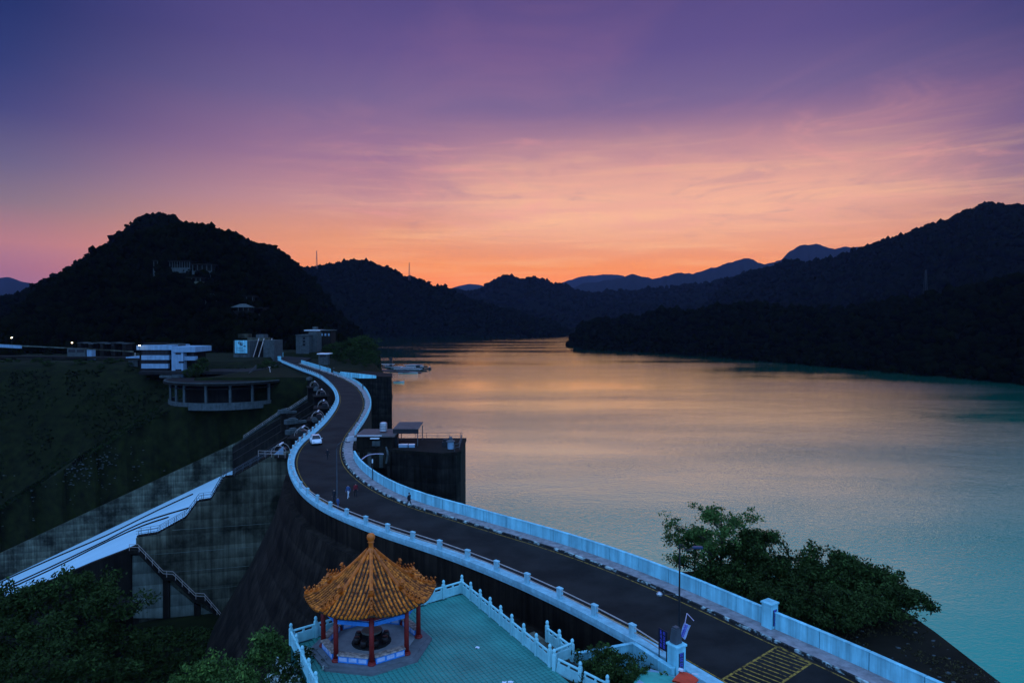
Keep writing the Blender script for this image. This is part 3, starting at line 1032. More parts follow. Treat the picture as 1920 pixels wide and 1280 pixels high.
nwall = empty('spillway_side_wall', label='tall streaked concrete wall with railed stairs in front of the chute', cat='wall')
top_pts = [(-1.5, -.8), (3.5, -1.2), (9.7, -4.6), (11.2, -4.7), (13.2, -8.2), (15.2, -8.4), (17, -10.9), (21.3, -13.2), (24.3, -13.5)]
tb = [nw(t_, -30) for t_, z in top_pts]; tt = [nw(t_, z) for t_, z in top_pts]
slab_between(tb, tt, (GD.x * 1.6, GD.y * 1.6, 0), 'wall', M['conc_mid'], nwall)
# the wall goes on lower, down beside the chute
lowt = [npx_(px, py) for px, py in ((258, 1021), (247, 1026), (228, 1034), (170, 1056), (100, 1086), (0, 1128), (-120, 1180))]
slab_between([nw(t_, z - 16, .12) for t_, z in lowt], [nw(t_, z, .12) for t_, z in lowt], (GD.x * 1.2, GD.y * 1.2, 0), 'lower_wall', M['conc'], nwall)
# formwork lifts: thin proud courses
for z, t0, t1 in ((-12.6, 19, 3), (-16.3, 23, 4), (-19.4, 23, 5), (-22.6, 23.5, 6.5)):
    a, b = nw(t0, z, .02), nw(t1, z, .02)
    MB().tube([a, b], .035, 4).build('lift_joint', M['conc_pale'], nwall)
# paler lower panels below the zigzag flight, separated by dark pilasters
def panel(pts, off, th, name, m):
    fr = [nw(t_, z, off) for t_, z in pts]; bk = [nw(t_, z, off - th) for t_, z in pts]
    n = len(pts)
    fs = [tuple(range(n)), tuple(range(2 * n - 1, n - 1, -1))] + [(i, (i + 1) % n, n + (i + 1) % n, n + i) for i in range(n)]
    return MB().add(fr + bk, fs).build(name, m, nwall)


npx = npx_
panel([npx(*q) for q in ((263, 1040), (306, 1076), (306, 1157), (249, 1157), (249, 1040))], .25, .24, 'pale_panel', M['conc_pale'])
panel([npx(*q) for q in ((320, 1094), (364, 1130), (364, 1155), (320, 1157))], .25, .24, 'pale_panel', M['conc_pale'])
panel([npx(*q) for q in ((377, 1136), (403, 1150), (403, 1154), (377, 1154))], .25, .24, 'pale_panel', M['conc_pale'])
panel([npx(*q) for q in ((307, 1078), (319, 1090), (319, 1159), (307, 1159))], .5, .49, 'pilaster', M['conc'])
panel([npx(*q) for q in ((365, 1128), (376, 1134), (376, 1158), (365, 1158))], .5, .49, 'pilaster', M['conc'])
panel([npx(*q) for q in ((241, 1030), (248, 1030), (248, 1159), (241, 1159))], .5, .49, 'pilaster', M['conc'])


def handrail(path, name_parent, m=None, h=1.0, gap=2.0, r=.035):
    """posts and two rails following a path"""
    pr = []
    for z in (h, h * .55):
        MB().tube([p + Vector((0, 0, z)) for p in path], r, 5).build('handrail', m or M['rail'], name_parent)
    for p in resample(path, gap):
        MB().tube([p, p + Vector((0, 0, h))], r, 5).build('rail_post', m or M['rail'], name_parent)


st1 = empty('wall_stair', label='railed stair running down along the top of the streaked spillway wall', cat='stair')
path1 = [nw(t_, z, -.8) for t_, z in ((3.5, -1.1), (9.7, -4.5), (11.2, -4.6), (13.2, -8.1), (15.2, -8.3), (17, -10.8), (21.3, -13.1), (24.3, -13.4))]
for a, b in zip(path1[:-1], path1[1:]):
    n = max(1, int((b - a).length / .4))
    mb = MB()
    for i in range(n):
        p = a + (b - a) * ((i + .5) / n)
        mb.box((p.x, p.y, p.z + .04), ((b - a).length / n * .9, 1.1, .1), math.atan2(CD.y, CD.x))
    mb.build('stair_flight', M['conc'], st1)
handrail([p + Vector((GD.x, GD.y, 0)) * -.7 for p in path1], st1, M['steel'], gap=1.4)
handrail([p + Vector((GD.x, GD.y, 0)) * .7 for p in path1], st1, M['steel'], gap=1.4)
st2 = empty('zigzag_stair', label='dark zigzag stair with pale handrail crossing the face of the spillway wall', cat='stair')
zz_px = [(246, 1028), (262, 1028), (309, 1077), (327, 1078), (368, 1118), (385, 1119), (420, 1160)]
zp = [nw(*npx(*q), 1.0) for q in zz_px]
for a, b in zip(zp[:-1], zp[1:]):
    th = Vector((0, 0, -.55)); w = Vector((GD.x, GD.y, 0)) * .98
    MB().add([a, b, b + th, a + th, a + w, b + w, b + w + th, a + w + th],
             [(0, 1, 2, 3), (7, 6, 5, 4), (0, 4, 5, 1), (3, 2, 6, 7), (0, 3, 7, 4), (1, 5, 6, 2)]).build('stair_flight', M['conc'], st2)
handrail(zp, st2, M['rail'], h=1.0, gap=1.5, r=.045)
pt = at(404, 1152, -25.5)
handrail([nw(8.6, -25.8, 2), nw(8.6, -25.8, 6)], st2, M['rail'], gap=1.0)
# ------------------------------------------------------------------ valley-side road railing
rail = empty('road_railing', label='white post and rail fence along the valley side of the dam road', cat='railing')
post_line = offset(EL, -.30)
mbp = MB().bbox((0, 0, .38), (.46, .30, .78), b=.03)
mbp.bbox((0, 0, .79), (.50, .34, .06), b=.015)
postA = None
step = 3.75
start = at(815, 1033); 
acc = [0.0]
for a, b in zip(post_line[:-1], post_line[1:]): acc.append(acc[-1] + (b - a).length)
i0 = min(range(len(post_line)), key=lambda i: (post_line[i] - start).length)
s0 = acc[i0] % step
pts = []
sv = s0
xs_, ys_ = [p.x for p in post_line], [p.y for p in post_line]
pn = normals2(post_line)
gate_end = at(1243, 1237)
while sv < acc[-1]:
    x, y = np.interp(sv, acc, xs_), np.interp(sv, acc, ys_)
    k = min(range(len(acc)), key=lambda i: abs(acc[i] - sv))
    pts.append((Vector((x, y, .24)), math.atan2(pn[k].x, -pn[k].y)))
    sv += step
pts = [p for p in pts if p[0].y > gate_end.y + .6]
for p, a in pts:
    if postA is None:
        postA = mbp.build('post', M['white_dull'], rail); postA.location = p; postA.rotation_euler = (0, 0, a)
    else:
        dup(postA, rail, p, a)
for (p, a), (q, b) in zip(pts[:-1], pts[1:]):
    for z in (.34, .66):
        n = 3 if p.y > 60 else 1
        MB().tube([p + Vector((0, 0, z)), q + Vector((0, 0, z))], .042, 6).build('rail', M['rail'], rail)
q = gate_end; p = pts[-1][0]
for z in (.34, .66):
    MB().tube([p + Vector((0, 0, z)), Vector((q.x, q.y, .24 + z))], .042, 6).build('rail', M['rail'], rail)

# ------------------------------------------------------------------ lake-side parapet wall in panels
wl_near = [p for p in ER if p.y < 103.5]
wl_near = [p for p in wl_near if p.y > 33]


def panel_run(line, step, h, th, parent, m, gap=.05, cap=True):
    P = resample(line, step)
    me_cache = None
    for a, b in zip(P[:-1], P[1:]):
        d = (b - a); l = d.length; ang = math.atan2(d.y, d.x)
        c = (a + b) / 2
        mb = MB().bbox((0, 0, h / 2 - .15), (l - gap, th, h + .3), b=.02)
        o = mb.build('wall_panel', m, parent); o.location = c; o.rotation_euler = (0, 0, ang)
        if cap:
            o = MB().bbox((0, 0, h + .03), (l - gap * .5, th + .05, .06), b=.015).build('coping', m, parent)
            o.location = c; o.rotation_euler = (0, 0, ang)


par = empty('parapet_wall', label='white panelled parapet wall along the lake side of the near road', cat='wall')
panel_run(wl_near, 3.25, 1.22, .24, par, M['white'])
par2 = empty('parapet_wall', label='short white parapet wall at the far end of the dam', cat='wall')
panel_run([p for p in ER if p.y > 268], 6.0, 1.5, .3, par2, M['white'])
rail2 = empty('road_railing', label='white railing on the lake side round the far bend', cat='railing')
far_line = [p for p in offset(ER, .1) if 121 < p.y < 268]
P = resample(far_line, 2.6)
n_ = normals2(P)
pA = None
for p, nn in zip(P, n_):
    a = math.atan2(nn.x, -nn.y); p = p + Vector((0, 0, .15))
    if pA is None:
        pA = MB().bbox((0, 0, .45), (.3, .24, .9), b=.02).build('post', M['white_dull'], rail2); pA.location = p; pA.rotation_euler = (0, 0, a)
    else: dup(pA, rail2, p, a)
for p, q in zip(P[:-1], P[1:]):
    for z in (.45, .80):
        MB().tube([p + Vector((0, 0, .15 + z)), q + Vector((0, 0, .15 + z))], .05, 5).build('rail', M['white_dull'], rail2)
# wing wall beyond the bend
wing = empty('wing_wall', label='white wing wall stretching from the bend toward the boats', cat='wall')
w0, w1_ = at(638, 704, 0), at(705, 707.5, 0)
MB().prism([(w0.x, w0.y), (w0.x, w0.y + .5), (w1_.x - 6, w1_.y + .5), (w1_.x, w1_.y + .5), (w1_.x, w1_.y), (w1_.x - 6, w1_.y)],
           -.3, [1.5, 1.5, 1.4, .7, .7, 1.4]).build('wall', M['white'], wing)


def pillar(name, pos, rz, label, h=1.75, w=.78):
    e = empty(name, pos, rz, label, 'pillar')
    MB().bbox((0, 0, h / 2), (w, w, h), b=.03).build('shaft', M['white'], e)
    MB().bbox((0, 0, h + .06), (w + .12, w + .12, .12), b=.03).build('cap', M['white'], e)
    f = MB().box((w / 2 + .012, 0, h * .50), (.03, w * .50, h * .62)).build('plaque', M['plaque'], e)
    # weathered name characters on the plaque, cut as short raised strokes
    for k in range(4):
        for (dy_, dz_, ly, lz) in ((0, .09, .26, .03), (0, -.02, .24, .03), (-.06, .02, .03, .22), (.08, -.05, .03, .12)):
            MB().box((w / 2 + .03, dy_, h * .5 + .42 - k * .29 + dz_), (.012, ly, lz)).build('stroke', M['signblue'], f)
    return e


d_near = (at(1560, 1227) - at(1445, 1178)).normalized()
rz_r = math.atan2(d_near.y, d_near.x)
pr_ = at(1437, 1178.5) 
pillar('gate_pillar', pr_ + Vector((.25, .1, 0)), rz_r, 'square white gate pillar standing in the lake side parapet wall')
pl_ = at(1268, 1262.5)
gp = pillar('gate_pillar', pl_, rz_r - .05, 'square white gate pillar beside the red hood at the road edge')
base_ = empty('flag_base', pl_ + Vector((0, 0, 1.87)), rz_r, 'dark tapered lamp footing standing on the white gate pillar by the banner', 'post base')
MB().box((-.05, 0, .42), (.52, .52, .84), taper=.72).build('plinth', M['steel'], base_)
MB().box((-.05, 0, .90), (.30, .30, .10)).build('top_block', M['steel'], base_)

# double-armed street lamp
lp = at(1273, 1226.0, 0.0)
lamp = empty('street_lamp', lp, 0, 'tall thin street lamp with one arm over the road and one toward the lake', 'street lamp')
MB().lathe([(.14, 0), (.14, .5), (.07, .6), (.05, 7.0)], n=8).build('pole', M['black'], lamp)
top_ = atd(1300, 1027, lp.y) - lp
MB().tube([(0, 0, 6.6), (.05, 0, 7.0), (top_.x * .5, 0, top_.z - .15), (top_.x, 0, top_.z)], .045, 6).build('arm', M['black'], lamp)
MB().bbox((top_.x + .28, 0, top_.z + .05), (.62, .24, .14), b=.03).build('lamp_head', M['plaque'], lamp)
lo = atd(1240, 1113, lp.y) - lp
MB().tube([(0, 0, lo.z - .35), (-.35, 0, lo.z - .02), (lo.x, 0, lo.z)], .035, 6).build('arm', M['black'], lamp)
MB().lathe([(.05, -.12), (.17, -.08), (.20, .02), (.12, .12), (.03, .16)], (lo.x - .12, 0, lo.z), 10).build('lamp_head', M['silver'], lamp)

# banner on a leaning pole
bp_ = at(1279, 1222.0, 0)
ban = empty('banner', bp_, 0, 'white and blue banner on a leaning pole by the left gate pillar', 'banner')
b0 = Vector((0, 0, 0)); b1 = atd(1288, 1149, bp_.y) - bp_
MB().tube([b0 + Vector((.02, .05, 1.0)), b1], .03, 6).build('pole', M['pink'], ban)
arm_e = atd(1301, 1163, bp_.y) - bp_
MB().tube([b1, arm_e], .025, 6).build('pole_arm', M['pink'], ban)
rows = []
lt = atd(1283, 1167, bp_.y) - bp_; lb = atd(1275, 1191, bp_.y) - bp_; rt_ = atd(1295.5, 1172, bp_.y) - bp_; rb = atd(1284, 1198, bp_.y) - bp_
for k in range(9):
    f = k / 8
    a = lt.lerp(lb, f); b = rt_.lerp(rb, f)
    rows.append([a.lerp(b, g / 5) + Vector((0, .05 * math.sin(g * 1.3 + f * 5), 0)) for g in range(6)])
bc = MB().strip(rows)
rows2 = [[p + Vector((0, .02, 0)) for p in r_] for r_ in rows]
bc.strip(rows2[::-1])
cloth = bc.build('cloth', M['banner'], ban, smooth=True)
for k in range(5):
    f = .12 + k * .19
    c = lt.lerp(lb, f).lerp(rt_.lerp(rb, f), .30)
    for (ax, az_, lx, lz) in ((0, .05, .22, .035), (0, -.04, .20, .035), (-.05, 0, .035, .17), (.07, -.02, .035, .1)):
        MB().box((c.x + ax, c.y - .09, c.z + az_), (lx, .01, lz)).build('stroke', M['signblue'], cloth)

# dark sign board on two legs
s_l, s_r = at(1236, 1235, 0), at(1249.5, 1243, 0)
sg = empty('sign_board', (s_l + s_r) / 2, math.atan2(s_r.y - s_l.y, s_r.x - s_l.x), 'dark notice board with two columns of blue characters on thin legs', 'sign')
wS = (s_r - s_l).length + .1
for x in (-wS / 2 + .04, wS / 2 - .04):
    MB().box((x, 0, .85), (.05, .05, 1.7)).build('leg', M['black'], sg)
bd = MB().box((0, 0, 1.35), (wS, .05, 1.25)).build('board', M['signblack'], sg)
for cx_, x in enumerate((-.14, .12)):
    for k in range(4):
        for (ax, az_, lx, lz) in random.sample([(0, .08, .17, .025), (0, 0, .15, .025), (0, -.09, .18, .025), (-.05, 0, .025, .2), (.06, -.03, .025, .14), (0, .03, .025, .22)], 4):
            MB().box((x + ax, -.03, 1.78 - k * .28 + az_), (lx, .012, lz)).build('stroke', M['signblue'], bd)

# ------------------------------------------------------------------ tiled deck with stone balustrades
ZD = -.3
A_ = at(866, 1111, ZD); dR = (at(1033, 1250, ZD) - A_).normalized(); dB = (at(800, 1131, ZD) - A_).normalized()
Bc = A_ + dB * 13.6
C_ = A_ + dR * 17.0; D_ = Bc + dR * 17.0
deckp = [(p.x, p.y) for p in (A_, C_, D_, Bc)]
tag(MB().prism(deckp, ZD - 1.4, ZD - .03).build('deck_base', M['grout']), kind='structure')
deck_wall = empty('retaining_wall', label='dark retaining wall holding up the tiled pavilion terrace', cat='wall')
MB().prism([(p.x, p.y) for p in (A_ + Vector((-.1, -.1, 0)), C_, D_, Bc + Vector((.1, -.1, 0)))], -28, ZD - 1.41).build('wall', M['conc'], deck_wall)
tv, tf = [], []
e1 = dR; e2 = Vector((-dR.y, dR.x, 0))
if e2.dot(dB) < 0: e2 = -e2
ts_ = .30
W2 = dB.dot(e2) * 13.6; sk = dB.dot(e1) / dB.dot(e2)
rr_ = random.Random(3)
for i in range(-12, 58):
    for j in range(int(W2 / ts_)):
        a0 = i * ts_; b0_ = j * ts_
        if a0 < sk * b0_ + .05 and a0 < sk * (b0_ + ts_) + .05 or a0 + ts_ > 17 + sk * b0_: continue
        g = .014; zt = ZD + rr_.uniform(-.004, .004)
        base = len(tv)
        for zz_, ins in ((ZD - .029, 0), (zt - .006, 0), (zt, .008)):
            for (da, db) in ((g + ins, g + ins), (ts_ - g - ins, g + ins), (ts_ - g - ins, ts_ - g - ins), (g + ins, ts_ - g - ins)):
                p = A_ + e1 * (a0 + da) + e2 * (b0_ + db)
                tv.append((p.x, p.y, zz_))
        for k in range(2):
            for q_ in range(4):
                q2 = (q_ + 1) % 4
                tf.append((base + k * 4 + q_, base + k * 4 + q2, base + k * 4 + 4 + q2, base + k * 4 + 4 + q_))
        tf.append((base + 8, base + 9, base + 10, base + 11))
tag(np_mesh('paving_tiles', tv, tf, M['deck']), kind='stuff')

# balustrade pieces
mpost = MB().bbox((0, 0, .55), (.22, .22, 1.1), b=.02)
mpost.lathe([(.07, 1.10), (.11, 1.13), (.07, 1.17), (.10, 1.22), (.115, 1.30), (.09, 1.38), (.045, 1.43), (.01, 1.45)], n=8)
BP = mpost.build('post', M['stone'], None, smooth=False)


def bay(l):
    mb = MB()
    th = .09
    w = l - .24
    # slab with three sunk panes framed by stiles
    mb.box((0, 0, .33), (w, .05, .60))
    mb.box((0, 0, .07), (w, th, .10)); mb.box((0, 0, .62), (w, th, .09))
    for k in range(4):
        mb.box((-w / 2 + .04 + k * (w - .08) / 3, 0, .345), (.07, th - .004, .46))
    # carved blocks carrying the hand rail
    mb.box((0, 0, .755), (.16, .085, .18), taper=.8)
    mb.box((-w / 2 + .08, 0, .755), (.14, .085, .18), taper=.8); mb.box((w / 2 - .08, 0, .755), (.14, .085, .18), taper=.8)
    mb.tube([(-w / 2 - .01, 0, .90), (w / 2 + .01, 0, .90)], .075, 8)
    return mb


BAYS = {}
used_post = [False]


def balustrade(name, p0, p1, label, nb, z0=ZD, z1=None, first=True, last=True):
    z1 = z0 if z1 is None else z1
    e = empty(name, (0, 0, 0), 0, label, 'balustrade', 'stone balustrades round the terrace')
    p0 = Vector((p0.x, p0.y, z0)); p1 = Vector((p1.x, p1.y, z1))
    d = p1 - p0; ang = math.atan2(d.y, d.x)
    for k in range(nb + 1):
        if (k == 0 and not first) or (k == nb and not last): continue
        p = p0 + d * (k / nb)
        if not used_post[0]:
            BP.parent = e; BP.location = p; BP.rotation_euler = (0, 0, ang); used_post[0] = True
        else:
            dup(BP, e, p, ang)
    l = Vector((d.x, d.y, 0)).length / nb
    key = round(l, 3)
    tilt = -math.atan2(d.z, Vector((d.x, d.y, 0)).length)
    for k in range(nb):
        c = p0 + d * ((k + .5) / nb)
        if key not in BAYS:
            o = bay(l).build('panel', M['stone'], e); BAYS[key] = o
        else:
            o = dup(BAYS[key], e)
        o.location = c; o.rotation_euler = (0, tilt, ang)
    return e


end_r = at(1031, 1249, ZD)
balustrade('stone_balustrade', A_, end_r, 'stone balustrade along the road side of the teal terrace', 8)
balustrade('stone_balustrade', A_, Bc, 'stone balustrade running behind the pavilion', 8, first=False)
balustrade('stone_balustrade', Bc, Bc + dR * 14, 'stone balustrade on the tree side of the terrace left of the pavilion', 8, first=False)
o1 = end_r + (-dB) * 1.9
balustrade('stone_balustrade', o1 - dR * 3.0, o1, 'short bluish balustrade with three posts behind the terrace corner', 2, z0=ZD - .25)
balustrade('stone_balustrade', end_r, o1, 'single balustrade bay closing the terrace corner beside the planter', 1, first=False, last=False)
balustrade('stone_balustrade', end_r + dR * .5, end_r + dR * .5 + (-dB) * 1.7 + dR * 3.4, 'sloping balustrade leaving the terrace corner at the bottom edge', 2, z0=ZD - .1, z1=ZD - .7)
# landing under the outer rail
MB().prism([(p.x, p.y) for p in (end_r - dR * 5, end_r + dR * 5, end_r + dR * 5 - dB * 2.1, end_r - dR * 5 - dB * 2.1)], -9, ZD - .42).build('terrace_landing', M['conc_mid'])['kind'] = 'structure'

# ------------------------------------------------------------------ pavilion
PC = Vector((-9.2, 44.1, ZD))
pav = empty('pavilion', PC, math.atan2(-44.1, 9.2), 'octagonal pavilion with orange tiled roof, ball finial and dark red columns', 'pavilion')
# local +x points at the camera: one ridge and one column face it


def octo(r, ph=0.0):
    return [(r * math.cos(k * PI / 4 + ph), r * math.sin(k * PI / 4 + ph)) for k in range(8)]


MB().prism(octo(3.95), -.02, .14).build('plinth_step', M['plinth'], pav)
MB().prism(octo(3.62), .14, .26).build('plinth', M['plinth'], pav)
MB().prism(octo(2.85), .26, .285).build('floor', M['floor'], pav)
MB().lathe([(1.28, .285), (1.28, .31)], n=28).build('floor_disc', M['disc'], pav)
colm = MB().lathe([(.155, .45), (.150, 1.8), (.145, 3.25)], n=14)
cbase = MB().lathe([(.25, .26), (.27, .31), (.25, .36), (.20, .40), (.215, .44), (.19, .47)], n=14)
c0 = colm.build('column', M['red'], pav, smooth=True); cb0 = cbase.build('column_base', M['red'], c0)
RC = 3.05
c0.location = (RC, 0, 0)
for k in range(1, 8):
    c = dup(c0, pav, (RC * math.cos(k * PI / 4), RC * math.sin(k * PI / 4), 0))
    dup(cb0, c)
side_l = 2 * RC * math.sin(PI / 8)
bl = side_l - .42
ap_ = RC * math.cos(PI / 8)
first_b = None
for k in range(8):
    if k == 1: continue                              # the open side, right of the front bay
    a = k * PI / 4 + PI / 8
    if first_b is None:
        mb = MB().box((0, 0, .50), (.34, bl, .42)).build('bench', M['blue'], pav)
        s1 = MB().bbox((0, 0, .755), (.48, bl + .1, .09), b=.02).build('seat', M['bench'], mb)
        subs = [s1]
        for j in range(3):
            subs.append(MB().box((.175, (j - 1) * bl / 3, .50), (.02, bl / 3 - .14, .24)).build('bench_panel', M['banner'], mb))
            subs.append(MB().box((-.175, (j - 1) * bl / 3, .50), (.02, bl / 3 - .14, .24)).build('bench_panel', M['banner'], mb))
        mb.location = (ap_ * math.cos(a), ap_ * math.sin(a), 0); mb.rotation_euler = (0, 0, a)
        first_b = (mb, subs)
    else:
        c = dup(first_b[0], pav, (ap_ * math.cos(a), ap_ * math.sin(a), 0), a)
        for s_ in first_b[1]: dup(s_, c)
# beams under the eaves
for k in range(8):
    a = k * PI / 4 + PI / 8
    for z, h, m_ in ((2.75, .24, 'blue'), (3.08, .22, 'red')):
        o = MB().box((0, 0, z), (.16, side_l - .30, h)).build('beam', M[m_], pav)
        o.location = (ap_ * math.cos(a), ap_ * math.sin(a), 0); o.rotation_euler = (0, 0, a)
# roof
RE, Z_E, Z_T, R0 = 4.28, 3.50, 6.28, .20
AE = RE * math.cos(PI / 8)


def rz_(f):
    """height at fraction f from apex (0) to eave (1): concave sweep"""
    return Z_E + (Z_T - Z_E) * max(0.0, 1 - f) ** 1.42


def roof_pt(f, lat):
    """f fraction along the apothem, lat -1..1 across the face"""
    a = R0 + (AE - R0) * f
    half = a * math.tan(PI / 8)
    return Vector((a, lat * half, rz_(f) + .30 * max(0, f - .55) / .45 * lat * lat * (f ** 2)))


rowsR = [[roof_pt(f, l) for l in np.linspace(-1, 1, 9)] for f in np.linspace(0, 1, 14)]
face0 = None
rowsU = [[p + Vector((0, 0, -.09)) for p in r_] for r_ in rowsR]
mbF = MB().strip(rowsR); mbF.strip([rowsR[-1], rowsU[-1]]); mbF.strip(rowsU[::-1])
rolls = []
NR, SP_ = 6, .262
for j in range(-NR, NR + 1):
    y = j * SP_
    fs_ = []
    fmin = max(0.05, ((abs(y) + .07) / math.tan(PI / 8) - R0) / (AE - R0))
    if fmin > .97: continue
    nst = max(2, int((1 - fmin) * 4.9 / .27))
    pts_, rs_ = [], []
    for q in range(nst):
        f0 = fmin + (1.012 - fmin) * q / nst; f1 = fmin + (1.012 - fmin) * (q + 1) / nst
        for f, rad in ((f0, .060), (f1 - .002, .088)):
            a = R0 + (AE - R0) * f
            half = a * math.tan(PI / 8); lat = max(-1, min(1, y / half))
            z = roof_pt(f, lat).z
            pts_.append(Vector((a, y, z + .03))); rs_.append(rad)
    rolls.append(MB().tube(pts_, rs_, 7))
# pan-tile drip edge between the rolls
faces_o = []
f_mesh = mbF.build('roof_face', M['pan_tile'], pav, smooth=True)
roll_o = [r_.build('tile_roll', M['tile'], f_mesh, smooth=False) for r_ in rolls]
for r_ in roll_o:
    md = None
f_mesh.rotation_euler = (0, 0, PI / 8)
for k in range(1, 8):
    c = dup(f_mesh, pav, None, PI / 8 + k * PI / 4)
    for r_ in roll_o: dup(r_, c)
# ridges
rp = []
for f in np.linspace(.02, .98, 16):
    a = (R0 + (AE - R0) * f) / math.cos(PI / 8)
    rp.append(Vector((a, 0, roof_pt(f, 1).z)))
mbr = MB()
prof = [(-.11, -.04), (-.11, .12), (-.06, .15), (-.07, .19), (0, .25), (.07, .19), (.06, .15), (.11, .12), (.11, -.04)]
cut = 10
mbr.strip([[p + Vector((0, y, z)) for y, z in prof] for p in rp[:cut]])
mbr.f.append(tuple(range(len(prof) * (cut - 1), len(prof) * cut))); mbr.m.append(0)
rd = mbr.build('ridge', M['ridge'], pav)
low = MB().strip([[p + Vector((0, y * .85, z * .62)) for y, z in prof] for p in rp[cut - 1:]])
low.f.append(tuple(range(len(prof) * (16 - cut), len(prof) * (17 - cut)))); low.m.append(0)
rl = low.build('lower_ridge', M['ridge'], rd)


def beast(sc, big):
    mb = MB()
    if big:      # upright dragon-head ornament, one surface of stacked rings leaning forward
        mb.tube([(0, 0, .0), (0, 0, .16 * sc), (.05 * sc, 0, .30 * sc), (.12 * sc, 0, .40 * sc), (.07 * sc, 0, .50 * sc), (-.04 * sc, 0, .56 * sc)], [.13 * sc, .15 * sc, .15 * sc, .13 * sc, .09 * sc, .03 * sc], 7)
        mb.tube([(-.08 * sc, 0, .10 * sc), (-.20 * sc, 0, .30 * sc), (-.18 * sc, 0, .46 * sc)], [.07 * sc, .05 * sc, .01], 5)
    else:        # small seated beast
        mb.tube([(-.06 * sc, 0, 0), (-.04 * sc, 0, .10 * sc), (.02 * sc, 0, .20 * sc), (.07 * sc, 0, .29 * sc), (.04 * sc, 0, .36 * sc)], [.085 * sc, .09 * sc, .065 * sc, .07 * sc, .02 * sc], 6)
        mb.tube([(-.11 * sc, 0, .04 * sc), (-.17 * sc, 0, .20 * sc), (-.13 * sc, 0, .32 * sc)], [.04 * sc, .03 * sc, .008], 5)
    return mb


bb = beast(1.05, True).build('ridge_beast', M['ridge'], rd, smooth=True)
bb.location = rp[cut - 1] + Vector((.02, 0, .10))
bs = []
b_s0 = beast(1.0, False).build('ridge_beast', M['ridge'], rd, smooth=True)
for q, ix in enumerate((11.2, 12.4, 13.6, 14.7)):
    i_ = int(ix); p = rp[i_].lerp(rp[min(i_ + 1, 15)], ix - i_) + Vector((0, 0, .12))
    if q == 0: b_s0.location = p; bs.append(b_s0)
    else: bs.append(dup(b_s0, rd, p))
for k in range(1, 8):
    c = dup(rd, pav, None, k * PI / 4)
    for o in [rl, bb] + bs: dup(o, c)
MB().lathe([(.30, 6.20), (.34, 6.28), (.22, 6.36), (.16, 6.50), (.15, 6.78), (.22, 6.84), (.18, 6.90), (.17, 6.94), (.25, 7.05), (.275, 7.18), (.25, 7.31), (.16, 7.41), (.03, 7.45)], n=18).build('finial', M['finial'], pav, smooth=True)

# table and stools inside
PT = Vector((PC.x, PC.y, ZD + .31))
tb_ = empty('stone_table', PT, 0, 'round grey stone table in the middle of the pavilion', 'table')
MB().lathe([(.30, 0), (.24, .1), (.20, .4), (.30, .62)], n=16).build('pedestal', M['disc'], tb_, smooth=True)
MB().lathe([(.60, .62), (.66, .66), (.66, .73), (.60, .76), (.02, .765)], n=24).build('tabletop', M['tabletop'], tb_)
st_o = None
for k in range(8):
    a = k * PI / 4 + .25 + math.atan2(-44.1, 9.2)
    p = PT + Vector((math.cos(a) * .98, math.sin(a) * .98, 0))
    if st_o is None:
        st_o = empty('drum_stool', p, 0, 'dark drum stool at the round table under the pavilion', 'stool', 'drum stools round the pavilion table')
        MB().lathe([(.15, 0), (.21, .10), (.235, .24), (.21, .38), (.16, .46)], n=14).build('drum', M['stool'], st_o, smooth=True)
        MB().lathe([(.16, .46), (.165, .485), (.14, .495)], n=14).build('seat', M['stool'], st_o)
    else:
        c = copy_tree(st_o); c.location = p

# ------------------------------------------------------------------ planter wall and kiosk at the bottom edge
pw = empty('planter_wall', label='pale blue planter wall below the road railing with a hedge inside', cat='wall')
q0, q1, q2 = at(1078, 1233, -.9), at(1188, 1213.5, .15), at(1262, 1262, .35)
for a, b in ((q0, q1), (q1, q2)):
    d = Vector((b.x - a.x, b.y - a.y, 0)).normalized(); nn = Vector((d.y, -d.x, 0)) * .12
    pl = [(a - nn), (b - nn), (b + nn), (a + nn)]
    MB().prism([(p.x, p.y) for p in pl], -6, [a.z + .25, b.z + .25, b.z + .25, a.z + .25]).build('wall', M['white'], pw)
    MB().prism([(p.x + s_ * nn.x * .3, p.y + s_ * nn.y * .3) for p, s_ in zip(pl, (-1, -1, 1, 1))], [a.z + .252, b.z + .252, b.z + .252, a.z + .252], [a.z + .33, b.z + .33, b.z + .33, a.z + .33]).build('coping', M['white'], pw)
tag(MB().prism([(q0.x, q0.y), (q1.x - .1, q1.y - .2), (q2.x - .3, q2.y - .4), (q2.x, 30), (q0.x, 30)], -6, -1.6).build('planting_bed', M['soil']), kind='structure')
kz = atd(1262, 1268, 38.0)
kiosk = empty('kiosk', (kz.x, kz.y, -.6), rz_r + .35, 'small stall with teal canopy and red hood at the bottom edge', 'stall')
hz_ = kz.z + .6
rows = []
for k in range(9):
    f = k / 8 - .5
    rows.append([Vector((f * 2.6 - .7, y, hz_ - .35 - (y * y) * .16 - f * f * .4)) for y in (-1.3, -.9, -.45, 0, .45, .9, 1.3)])
mbk = MB().strip(rows); mbk.strip([[p + Vector((0, 0, -.04)) for p in r_] for r_ in rows[::-1]])
mbk.build('canopy', M['teal'], kiosk, smooth=True)
rows = []
for k in range(6):
    f = k / 5
    rows.append([Vector((.20 + f * 1.05, y, hz_ + .12 + .10 * math.sin(f * PI) - .14 * f + .02 * math.cos(y * 2))) for y in np.linspace(-.62, .62, 6)])
mbk = MB().strip(rows); mbk.strip([[p + Vector((0, 0, -.09)) for p in r_] for r_ in rows[::-1]])
mbk.strip([rows[0], [p + Vector((0, 0, -.09)) for p in rows[0]]]); mbk.strip([rows[-1], [p + Vector((0, 0, -.09)) for p in rows[-1]]])
mbk.build('hood', M['redcloth'], kiosk, smooth=True)
